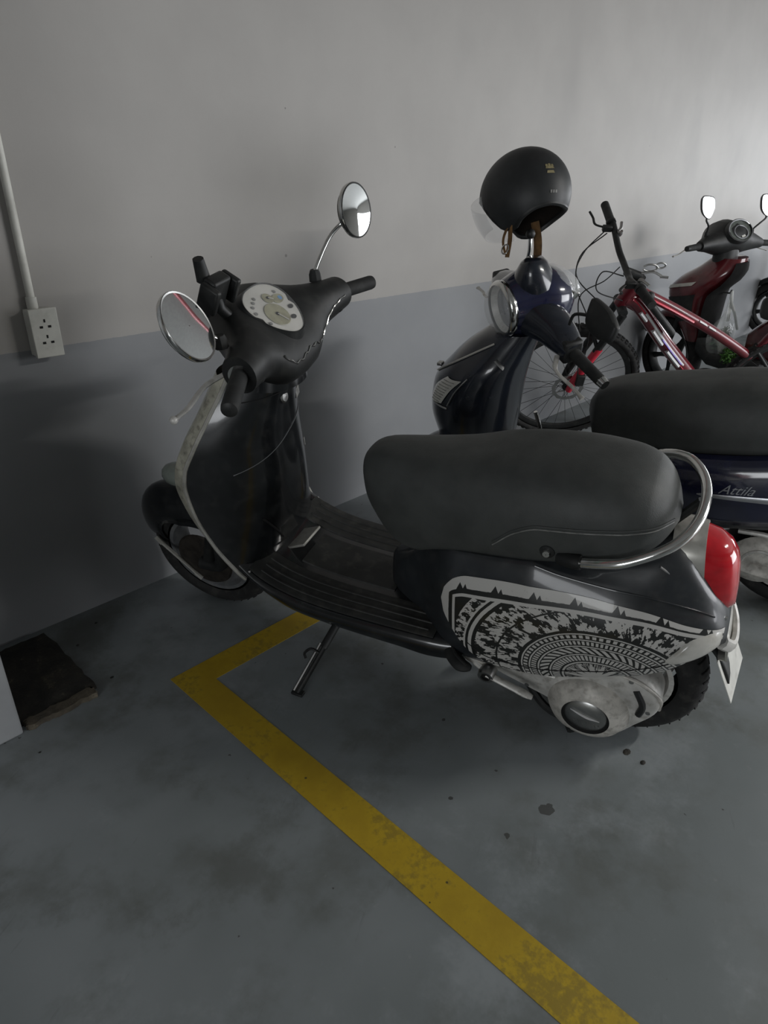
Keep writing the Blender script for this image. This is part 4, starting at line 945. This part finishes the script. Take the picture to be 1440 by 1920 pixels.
# straps hang straight down in the world
HI = np.array(HT.inverted().to_3x3()); dwn = HI @ A(0, 0, -1)
cheekL = hpt(R(78), R(132), .95); cheekR = hpt(R(-78), R(130), .95)
ribbon([cheekL, cheekL + dwn * .05 + A(0, -.01, 0), cheekL + dwn * .105], .010, 'strap', 'leather', HL)
ribbon([hpt(R(70), R(136), .96), hpt(R(70), R(136), .96) + dwn * .04 + A(.012, 0, 0), hpt(R(70), R(136), .96) + dwn * .085 + A(.0, 0, 0)], .006, 'strap', 'leather', HL)
HIM = HT.inverted(); W2H = lambda v: A(*(HIM @ (Vector(hcw) + Vector(v))))
ribbon([W2H((.045, -.02, -.075)), W2H((.050, -.035, -.13)), W2H((.050, -.040, -.185)), W2H((.046, -.040, -.235))], .017, 'strap', 'leather', HL)
bk = hpt(R(70), R(136), .96) + dwn * .07; MB().tube([bk + A(.012 * math.cos(t), .004, .0) + dwn * (.014 * math.sin(t)) for t in np.linspace(0, 6.28, 14)], .0025, 6, closed=False).build('buckle', 'chrome', HL)
# faded gold crown mark and small grey print at the back
def hwrap(phi0, th0):
    def f(p): return hpt(phi0 + p[0] / .125, th0 - p[1] / .14, 1.0, .0012)
    return f
crown = MB(); W_ = hwrap(R(142), R(78))
for cx_, cw, y0_, y1_ in ((0, .014, .002, .009), (-.009, .004, .009, .016), (0, .004, .009, .018), (.009, .004, .009, .016), (0, .012, -.012, -.004)):
    crown.add([W_((cx_ - cw, y0_)), W_((cx_ + cw, y0_)), W_((cx_ + cw * .8, y1_)), W_((cx_ - cw * .8, y1_))], [(0, 1, 2, 3)])
crown.build('crown_print', 'gold', HL, smooth=0, label='faded gold crown print')
sm_ = MB(); W_ = hwrap(R(146), R(104))
for cx_ in (-.010, -.002, .006):
    sm_.add([W_((cx_ - .003, -.004)), W_((cx_ + .003, -.004)), W_((cx_ + .003, .004)), W_((cx_ - .003, .004))], [(0, 1, 2, 3)])
sm_.build('small_print', 'grey_print', HL, smooth=0)

# ================================================================== the red mountain bike
SC = 1.076
BM = vehicle_frame(3.346, -.182, R(132.98), R(25.6), .012)
BK = thing('mountain_bike', 'dark red mountain bike leaning beside the wall with spoked disc wheel', 'bicycle', BM)
bk_ = lambda *p: A(*p) * SC
RB = .345 * SC
def bike_wheel(c, nm, disc_side=1):
    e = bpy.data.objects.new(nm, None); COL.objects.link(e); e.parent = BK; ax = A(0, 1, 0)
    ty = MB().lathe([(RB - .045 + .0225 * (1 + math.cos(t)), .026 * math.sin(t)) for t in np.linspace(-2.4, 2.4, 13)], c, ax, 64).build('tyre', 'tyre', e)
    kn = MB()
    for i in range(72):
        a = i * 2 * math.pi / 72; d = A(math.cos(a), 0, math.sin(a)); t = A(-math.sin(a), 0, math.cos(a)); M3 = np.stack([d, ax, t], 1)
        for s2 in (-1, 0, 1): kn.box(c + d * (RB - .001 - abs(s2) * .006) + ax * s2 * .016 + t * (.008 if s2 == 0 else 0), (.004, .0055, .0075), M3)
    kn.build('tread_knobs', 'tyre', e, smooth=0, kind='stuff')
    rr_ = RB - .047
    MB().lathe([(rr_ + .006, .013), (rr_ - .004, .014), (rr_ - .020, .008), (rr_ - .022, 0), (rr_ - .020, -.008), (rr_ - .004, -.014), (rr_ + .006, -.013)], c, ax, 64).build('rim', 'black_plastic', e)
    sp = MB()
    for i in range(32):
        a = i * 2 * math.pi / 32; s2 = 1 if i % 2 else -1; b_ = a + (.55 if (i // 2) % 2 else -.55)
        sp.tube([c + A(.024 * math.cos(b_), s2 * .028, .024 * math.sin(b_)), c + A((rr_ - .018) * math.cos(a), 0, (rr_ - .018) * math.sin(a))], .0011, 5)
    sp.build('spokes', 'black_plastic', e, kind='stuff')
    MB().lathe([(.001, .05), (.012, .05), (.014, .034), (.027, .032), (.027, .024), (.016, .018), (.016, -.018), (.027, -.024), (.027, -.032), (.014, -.034), (.012, -.05), (.001, -.05)], c, ax, 24).build('hub', 'black_plastic', e)
    # brake rotor with wavy edge and cut-outs
    ro = MB(); n = 60
    outer = [(.082 + .0025 * math.cos(12 * t)) for t in np.linspace(0, 2 * math.pi, n, endpoint=False)]
    rings = [[c + A(r_ * math.cos(t), .040 + h, r_ * math.sin(t)) for r_, t in zip(rr2, np.linspace(0, 2 * math.pi, n, endpoint=False))] for rr2, h in ((outer, .001), (outer, -.001), ([.063] * n, -.001), ([.063] * n, .001), (outer, .001))]
    ro.loft(rings, True, False)
    for i in range(6):
        a = i * math.pi / 3; ro.tube([c + A(.022 * math.cos(a), .040, .022 * math.sin(a)), c + A(.065 * math.cos(a + .5), .040, .065 * math.sin(a + .5))], .0038, 6, flat=.3)
    ro.build('brake_rotor', 'steel', e)
    return e
FAX = bk_(0, 0, .345); RAX = bk_(-1.08, 0, .345)
bike_wheel(FAX, 'front_wheel'); bike_wheel(RAX, 'rear_wheel')
HB, HTp = bk_(-.135, 0, .80), bk_(-.178, 0, .915)
def tb(path, r, nm, mt, flat=1.0, k=14, parent=BK): return MB().tube(path, r, k, flat=flat).build(nm, mt, parent)
tb([HB, HTp], .033, 'head_tube', 'bike_red')
MB().prism([tuple(bk_(-.15, 0, .80)[[0, 2]]), tuple(bk_(-.175, 0, .90)[[0, 2]]), tuple(bk_(-.30, 0, .825)[[0, 2]]), tuple(bk_(-.27, 0, .735)[[0, 2]])], 'y', -.013, .013).build('frame_gusset', 'bike_red', BK, bevel=.006)
tb(spl([bk_(-.172, 0, .885), bk_(-.40, 0, .775), bk_(-.62, 0, .655), bk_(-.83, 0, .525)], 24), .024, 'top_tube', 'bike_red')
tb(spl([bk_(-.150, 0, .835), bk_(-.22, 0, .80), bk_(-.42, 0, .58), bk_(-.70, 0, .30)], 24), .036, 'down_tube', 'bike_red')
# white and bright red graphics on the tubes
def strip(a, b, off, r, nm, mt): return MB().tube([bk_(*a) + A(*off), bk_(*((np.array(a) + np.array(b)) / 2)) + A(*off), bk_(*b) + A(*off)], r, 8, flat=.5).build(nm, mt, BK)
dt = lambda t: tuple(np.array(spl([(-.150, 0, .835), (-.22, 0, .80), (-.42, 0, .58), (-.70, 0, .30)], 101)[int(t * 100)]))
for nm, t0, t1, off, r, mt in (('red_graphic', .22, .52, (.010, .018, .016), .013, 'bike_bright'), ('white_graphic', .42, .80, (.006, .020, .016), .014, 'white_paint'), ('white_graphic', .34, .42, (-.002, .024, -.012), .018, 'white_paint'), ('white_graphic', .50, .60, (-.002, .025, -.012), .019, 'white_paint'), ('white_graphic', .65, .76, (-.002, .025, -.012), .019, 'white_paint'), ('purple_graphic', .60, .78, (.003, .029, .010), .007, 'purple'), ('red_graphic', .55, .80, (.000, .028, -.002), .004, 'bike_bright')):
    MB().tube([bk_(*dt(t)) + A(*off) * 1.32 for t in np.linspace(t0, t1, 8)], r, 8, flat=.55).build(nm, mt, BK)
tt = lambda t: tuple(np.array(spl([(-.172, 0, .885), (-.40, 0, .775), (-.62, 0, .655), (-.83, 0, .525)], 101)[int(t * 100)]))
for t0, t1, r in ((.08, .40, .004), (.50, .57, .009), (.585, .64, .009), (.70, .74, .004)):
    MB().tube([bk_(*tt(t)) + A(0, .017, .017) for t in np.linspace(t0, t1, 6)], r, 8, flat=.5).build('white_graphic', 'white_paint', BK)
MB().tube([bk_(*tt(t)) + A(0, .020, -.002) for t in np.linspace(.10, .46, 8)], .011, 8, flat=.6).build('red_graphic', 'bike_bright', BK)
tb([bk_(-.70, 0, .30), bk_(-.86, 0, .60), bk_(-.88, 0, .66)], .018, 'seat_tube', 'bike_red')
tb([bk_(-.87, 0, .63), bk_(-.93, 0, .90)], .0145, 'seat_post', 'black_plastic')
for s2 in (1, -1):
    tb(spl([bk_(-.85, s2 * .012, .56), bk_(-.95, s2 * .05, .46), bk_(-1.08, s2 * .062, .345)], 12), .009, 'seat_stay', 'black_plastic')
    tb(spl([bk_(-.70, s2 * .03, .30), bk_(-.9, s2 * .055, .32), bk_(-1.08, s2 * .062, .345)], 12), .010, 'chain_stay', 'black_plastic')
    tb([bk_(-.145, s2 * .055, .785), bk_(-.075, s2 * .055, .58)], .019, 'fork_stanchion', 'black_plastic')
    tb([bk_(-.085, s2 * .055, .60), bk_(-.012, s2 * .055, .40), bk_(0, s2 * .058, .345)], [.021, .021, .016], 'fork_lower', 'bike_bright' if s2 > 0 else 'black_plastic')
    tb([bk_(-.70, s2 * .075, .30), bk_(-.70 + s2 * .14, s2 * .085, .22)], .009, 'crank', 'black_plastic')
    MB().box(bk_(-.70 + s2 * .14, s2 * .125, .22), (.045, .042, .010)).build('pedal', 'black_plastic', BK, bevel=.003)
tb([bk_(-.140, -.06, .795), bk_(-.140, .06, .795)], .022, 'fork_crown', 'black_plastic')
tb([bk_(-.078, -.06, .60), bk_(-.05, 0, .655), bk_(-.078, .06, .60)], .010, 'fork_arch', 'black_plastic')
MB().box(bk_(-.035, .075, .43), (.022, .014, .032)).build('brake_caliper', 'black_plastic', BK, bevel=.004)
MB().lathe([(.001, .012), (.095, .008), (.10, .0), (.095, -.008)], bk_(-.70, -.07, .30), (0, 1, 0), 36).build('chainring', 'black_plastic', BK)
sd = spl([(.12, 0), (.10, .035), (.0, .05), (-.10, .075), (-.14, .06), (-.15, 0)], 14)
MB().loft([[bk_(-.93, 0, .90) + A(x, s_ * y, z - .01 * abs(s_)) for x, y in sd for s_ in (1,)] + [bk_(-.93, 0, .90) + A(x, -y, z) for x, y in sd[::-1]] for z in (.0, .03)]).build('saddle', 'seat', BK, bevel=.008)
# cockpit
tb([HTp, bk_(-.187, 0, .945)], .024, 'spacer', 'black_plastic')
tb([bk_(-.185, 0, .94), bk_(-.115, 0, .965)], .020, 'stem', 'black_plastic')
tb(spl([bk_(-.075, -.35, 1.055), bk_(-.085, -.24, 1.045), bk_(-.100, -.12, .995), bk_(-.115, -.05, .970), bk_(-.115, .05, .970), bk_(-.100, .12, .995), bk_(-.10, .24, 1.035), bk_(-.12, .33, 1.035)], 40), .0145, 'handlebar', 'black_plastic')
for s2 in (1, -1):
    e0, e1 = (bk_(-.078, -.245, 1.046), bk_(-.070, -.372, 1.062)) if s2 < 0 else (bk_(-.10, .235, 1.035), bk_(-.122, .345, 1.035))
    tb([e0, (e0 + e1) / 2, e1], .0195, 'grip', 'rubber')
    d = unit(e1 - e0); tb([e0 - d * .004, e0 + d * .010], .023, 'grip_clamp', 'black_plastic')
    lv = e0 - d * .035
    MB().box(lv + A(.025, 0, -.005), (.022, .012, .014)).build('lever_clamp', 'black_plastic', BK, bevel=.004)
    tb(spl([lv + A(.04, 0, 0), lv + A(.075, s2 * .035, -.005), lv + A(.080, s2 * .075, .005), lv + A(.095, s2 * .105, .02)], 12), .006, 'brake_lever', 'black_plastic', .7)
    tb(spl([lv + A(-.02, -s2 * .03, .0), lv + A(-.035, -s2 * .01, .004), lv + A(-.045, s2 * .03, .010)], 8), .007, 'shift_lever', 'steel', .7)
    MB().lathe([(.001, .012), (.013, .012), (.015, 0), (.012, -.012)], lv + A(-.028, -s2 * .03, -.01), (0, .2, 1), 14).build('shifter', 'steel', BK)
# silver multi-lever mount beside the stem
tb(spl([bk_(-.17, .03, .975), bk_(-.215, .035, .985), bk_(-.25, .05, .975)], 10), .008, 'accessory_clamp', 'steel', .6)
tb([bk_(-.20 + .03 * math.cos(t), .03, 1.000 + .016 * math.sin(t)) for t in np.linspace(.3, 5.8, 14)], .004, 'accessory_loop', 'steel')
tb([bk_(-.245 + .02 * math.cos(t), .02, 1.005 + .012 * math.sin(t)) for t in np.linspace(.3, 5.8, 14)], .004, 'accessory_loop', 'steel')
tb([bk_(-.245, .05, .972), bk_(-.278, .055, .972)], .006, 'accessory_pin', 'chrome')
MB().ball(bk_(-.235, .045, .875), (.022, .022, .022), 14).build('pump_head', 'black_plastic', BK)
tb([bk_(-.225, .045, .862), bk_(-.40, .040, .680)], .017, 'frame_pump', 'black_plastic')
for pts in ([(-.055, -.215, 1.03), (.02, -.20, .93), (.04, -.15, .84), (-.06, -.05, .775)], [(-.06, -.205, 1.02), (.035, -.19, .92), (.045, -.10, .82), (-.02, .03, .70), (-.03, .07, .46)], [(-.095, -.03, .965), (-.03, .02, .93), (.06, .03, .86), (.03, .06, .70), (-.02, .07, .45)], [(-.10, .03, .96), (.0, .05, .99), (.0, .05, .90), (-.13, .03, .84)]):
    tb(spl([bk_(*p) for p in pts], 24), .0028, 'cable', 'rubber', 1, 6)
tb([bk_(-.80, .05, .30), bk_(-.74, .30, .16)], .007, 'kick_stand', 'black_plastic')

# ================================================================== maroon scooter by the wall
RM = vehicle_frame(4.641, -1.486, R(83.4), R(6.3))
def mirror_aim(T, p, target=(6.2, -6.9, 1.35)):
    m = T.matrix_world.copy() if T.matrix_world != Matrix.Identity(4) else T.matrix_basis; w_ = m @ Vector(tuple(p)); a_ = (Vector((0, -1.988, 1.3)) - w_).normalized() + (Vector(target) - w_).normalized()
    return unit(A(*(m.to_3x3().inverted() @ a_)))
def small_scooter(T, paint, accent, face):
    st, sh = scooter_common(T,
        shield=[(.40, 1.14, 1.0, .12), (.50, 1.20, .985, .15), (.60, 1.27, .98, .165), (.70, 1.30, .965, .165), (.78, 1.24, .89, .150), (.86, 1.12, .85, .110), (.92, 1.05, .85, .075)],
        seat=[(.70, .04, .70, .62), (.66, .09, .73, .60), (.50, .12, .755, .60), (.30, .135, .765, .61), (.10, .14, .79, .64), (-.15, .12, .79, .67), (-.24, .03, .76, .70)],
        hull=[(.74, .05, .50, .30), (.62, .10, .60, .32), (.40, .155, .62, .36), (.10, .165, .65, .42), (-.15, .12, .67, .50), (-.32, .05, .64, .56)],
        floor=[(1.02, .12, .44, .34), (.92, .15, .36, .28), (.75, .15, .34, .26), (.60, .14, .36, .27)],
        wb=1.25, Rf=.255, wf=.085, Rrr=.255, wr=.09, rimmat='black_plastic', paint=paint, lower='black_plastic', steerang=R(-16.7), ax=(1.0, 0, .95), axd_=unit(A(-.25, 0, .85)), fender=(.305, 25, 150, .065))
    # inner panel of the shield, darker
    fx, rx_, ye = sh
    MB().loft([[(rx_(z) + .03 * abs(s) ** 2 - .006, s * ye(z) * .92, z) for s in np.linspace(-1, 1, 15)] for z in np.linspace(.42, .90, 16)], False, False).build('inner_leg_panel', 'dull_black', T, smooth=60)
    for s2 in (1, -1):
        MB().loft([[ring_pt(sh, s2 * t, z + .04 * (t - .5), .004) for t in np.linspace(.5, 1.9, 10)] for z in np.linspace(.50, .655, 6)], False, False).build('side_fairing', 'black_plastic', T, smooth=60)
        MB().loft([[ring_pt(sh, s2 * t, z + .055 * (t - .35), .006) for t in np.linspace(.35, 1.45, 10)] for z in np.linspace(.700, .725, 4)], False, False).build('turn_signal', face, T, smooth=60)
    # headset
    C0 = A(.985, 0, 1.0)
    MB().loft([[st(C0 + A(dx + rx2 * 1.15 * math.cos(t), y, dz + rz2 * 1.12 * math.sin(t))) for t in np.linspace(0, 2 * math.pi, 24, endpoint=False)] for y, dx, dz, rx2, rz2 in ((-.25, -.02, -.01, .028, .026), (-.19, -.01, 0, .045, .042), (-.13, .01, .005, .07, .058), (-.06, .03, .02, .105, .085), (0, .035, .025, .115, .092), (.06, .03, .02, .105, .085), (.13, .01, .005, .07, .058), (.19, -.01, 0, .045, .042), (.25, -.02, -.01, .028, .026))]).build('headset_cover', 'black_plastic', T, smooth=60)
    MB().loft([[st(A(cx + .07 * math.cos(t), .075 * math.sin(t), z)) for t in np.linspace(0, 2 * math.pi, 20, endpoint=False)] for z, cx in ((.99, .985), (.92, .98), (.86, .985))]).build('headset_neck', 'black_plastic', T, smooth=60)
    dn_ = rotm(unit(A(-.25, 0, .85)), R(-16.7)) @ unit(A(-.78, 0, .62)); dc = st(A(.925, 0, 1.066)); F_ = frame_rot(dn_, A(1, 0, 1))
    ov = lambda rx2, ry2, h, cx=0, cy=0: [dc + F_[:, 0] * 1.15 * (cx + rx2 * math.cos(t)) + F_[:, 1] * (cy + ry2 * math.sin(t)) + dn_ * h for t in np.linspace(0, 2 * math.pi, 32, endpoint=False)]
    MB().loft([ov(.094, .075, -.01), ov(.092, .073, .016), ov(.084, .066, .018)], True, False).build('dash_rim', 'black_plastic', T, smooth=60)
    MB().loft([ov(.086, .068, .010), ov(.04, .03, .010)]).build('dash_panel', 'lens_grey', T)
    MB().tube(ov(.048, .042, .014, 0, -.012), .0035, 6, closed=True).build('speedometer_ring', 'silver_print', T)
    MB().tube(ov(.084, .066, .016)[1:16], .004, 6).build('dash_trim', 'silver_print', T)
    MB().box(dc + F_[:, 1] * -.040 + dn_ * .014, (.016, .006, .001), F_).build('dash_display', 'dial', T, smooth=0)
    bars(T, st, (.965, .245, .99), (.945, .355, .985), cap='black_plastic')
    # mirrors
    for s2 in (1, -1):
        e = bpy.data.objects.new('mirror', None); COL.objects.link(e); e.parent = T
        b0 = st(A(.985, s2 * .19, 1.035)); mcn = st(A(.965, s2 * .245, 1.200)); nn = mirror_aim(T, mcn); G = frame_rot(nn, A(0, 0, 1))
        pg = spl([(-.045, .066), (.0, .064), (.038, .048), (.048, .004), (.040, -.030), (.018, -.062), (-.012, -.052), (-.040, -.018), (-.050, .030)], 36, True)
        MB().loft([[mcn + G[:, 0] * p[0] * k + G[:, 1] * p[1] * k + nn * h for p in pg] for k, h in ((.5, -.028), (.85, -.018), (1, -.002), (1, .003), (.95, .004))]).build('mirror_shell', 'black_plastic', e, smooth=50)
        MB().loft([[mcn + G[:, 0] * p[0] * k + G[:, 1] * p[1] * k + nn * .005 for p in pg] for k in (.92, .4)]).build('mirror_glass', 'mirror', e, smooth=50)
        MB().tube(spl([b0, b0 + A(0, 0, .03), b0 * .6 + mcn * .4 + A(-.01, 0, 0), mcn - G[:, 1] * .06 + A(0, 0, -.01), mcn - G[:, 1] * .05], 16), .0055, 8).build('mirror_stalk', 'black_plastic', e)
        MB().tube([b0 - A(0, 0, .012), b0 + A(0, 0, .03)], [.013, .010], 8).build('mirror_boot', 'rubber', e)
    hcn = st(A(1.10, 0, 1.02)); MB().ball(hcn, (.05, .09, .055), 16).build('headlight', 'lens_grey', T)
    MB().tube([(.98, 0, .70), (.915, .0, .705), (.905, 0, .725)], .006, 8).build('bag_hook', 'steel', T)
    return st
RS = thing('scooter', 'maroon scooter with oval dash and kite-shaped mirror beside the red bicycle', 'scooter', RM)
small_scooter(RS, 'maroon', 'maroon', 'lens')
# a further scooter whose front wheel enters at the right edge
DM = vehicle_frame(7.40, -1.42, R(93), R(5))
DS = thing('scooter', 'black scooter farthest away, its front wheel cut by the right edge', 'scooter', DM)
small_scooter(DS, 'black_plastic', 'black_plastic', 'lens_grey')

# ------------------------------------------------------------------ shopping bag of greens on the maroon scooter's hook
hk = RM @ Vector((.905, 0, .718))
BG = thing('plastic_bag', 'clear plastic shopping bag hung on the maroon scooter hook', 'bag', Matrix.Translation(hk))
prof = [(.004, 0), (.008, -.04), (.014, -.10), (.030, -.15), (.075, -.19), (.105, -.24), (.115, -.30), (.105, -.36), (.070, -.40), (.010, -.415)]
P2 = spl([(r, h, 0) for r, h in prof], 26); rings = []
for r, h, _z in P2:
    rings.append([(r * (1 + .10 * math.sin(5 * t + h * 30) + .05 * math.sin(11 * t)) * math.cos(t) * 1.0, .62 * r * (1 + .10 * math.sin(5 * t + h * 30) + .05 * math.cos(9 * t)) * math.sin(t), h) for t in np.linspace(0, 2 * math.pi, 40, endpoint=False)])
MT['film'] = pmat('clear_film', (0.75, 0.78, 0.76), 0.18, alpha=0.27, var=0.1)
MT['film_white'] = pmat('white_film', (0.75, 0.77, 0.76), 0.3, alpha=0.85, var=0.1)
MB().loft(rings, True, False).build('bag_body', 'film', BG, smooth=80)
MB().tube(spl([(0, 0, .004), (.02, -.004, -.05), (.012, -.01, -.12), (-.01, -.02, -.18)], 14), .010, 8, flat=.4).build('bag_handle', 'film_white', BG)
MB().tube(spl([(0, 0, .004), (.0, -.01, -.06), (.03, -.04, -.14), (.09, -.06, -.24)], 14), .009, 8, flat=.4).build('bag_handle', 'film_white', BG)
MT['leaf'] = pmat('leaf_green', (0.06, 0.16, 0.028), .5, var=.5, scale=60); MT['leaf_dark'] = pmat('leaf_dark_green', (0.030, 0.075, 0.026), .5, var=.5, scale=40)
def greens(name, c, r, n, L, mt, label):
    m = MB()
    for i in range(n):
        d = unit(np.random.normal(size=3)); p = np.array(c) + d * np.array(r) * np.random.uniform(.3, .95); t = unit(np.random.normal(size=3)); s_ = unit(np.cross(t, d)); l = L * np.random.uniform(.6, 1.2); w_ = l * .28
        m.add([p - t * l, p + s_ * w_ - t * l * .2, p + s_ * w_ * .7 + t * l * .5 + d * .004, p + t * l, p - s_ * w_ * .7 + t * l * .5 + d * .004, p - s_ * w_ - t * l * .2], [(0, 1, 2, 3, 4, 5)])
    o = m.build(name, mt, None, smooth=0); return tag(o, label, 'vegetables')
hkv = A(*hk)
greens('leafy_greens', hkv + A(0, 0, -.30), (.082, .050, .085), 260, .030, 'leaf_dark', 'dark leafy greens inside the clear plastic bag')['kind'] = 'stuff'
greens('herb_bundle', hkv + A(-.07, -.10, -.375), (.11, .05, .06), 520, .016, 'leaf', 'bright green feathery herb bundle beside the hanging bag')['kind'] = 'stuff'
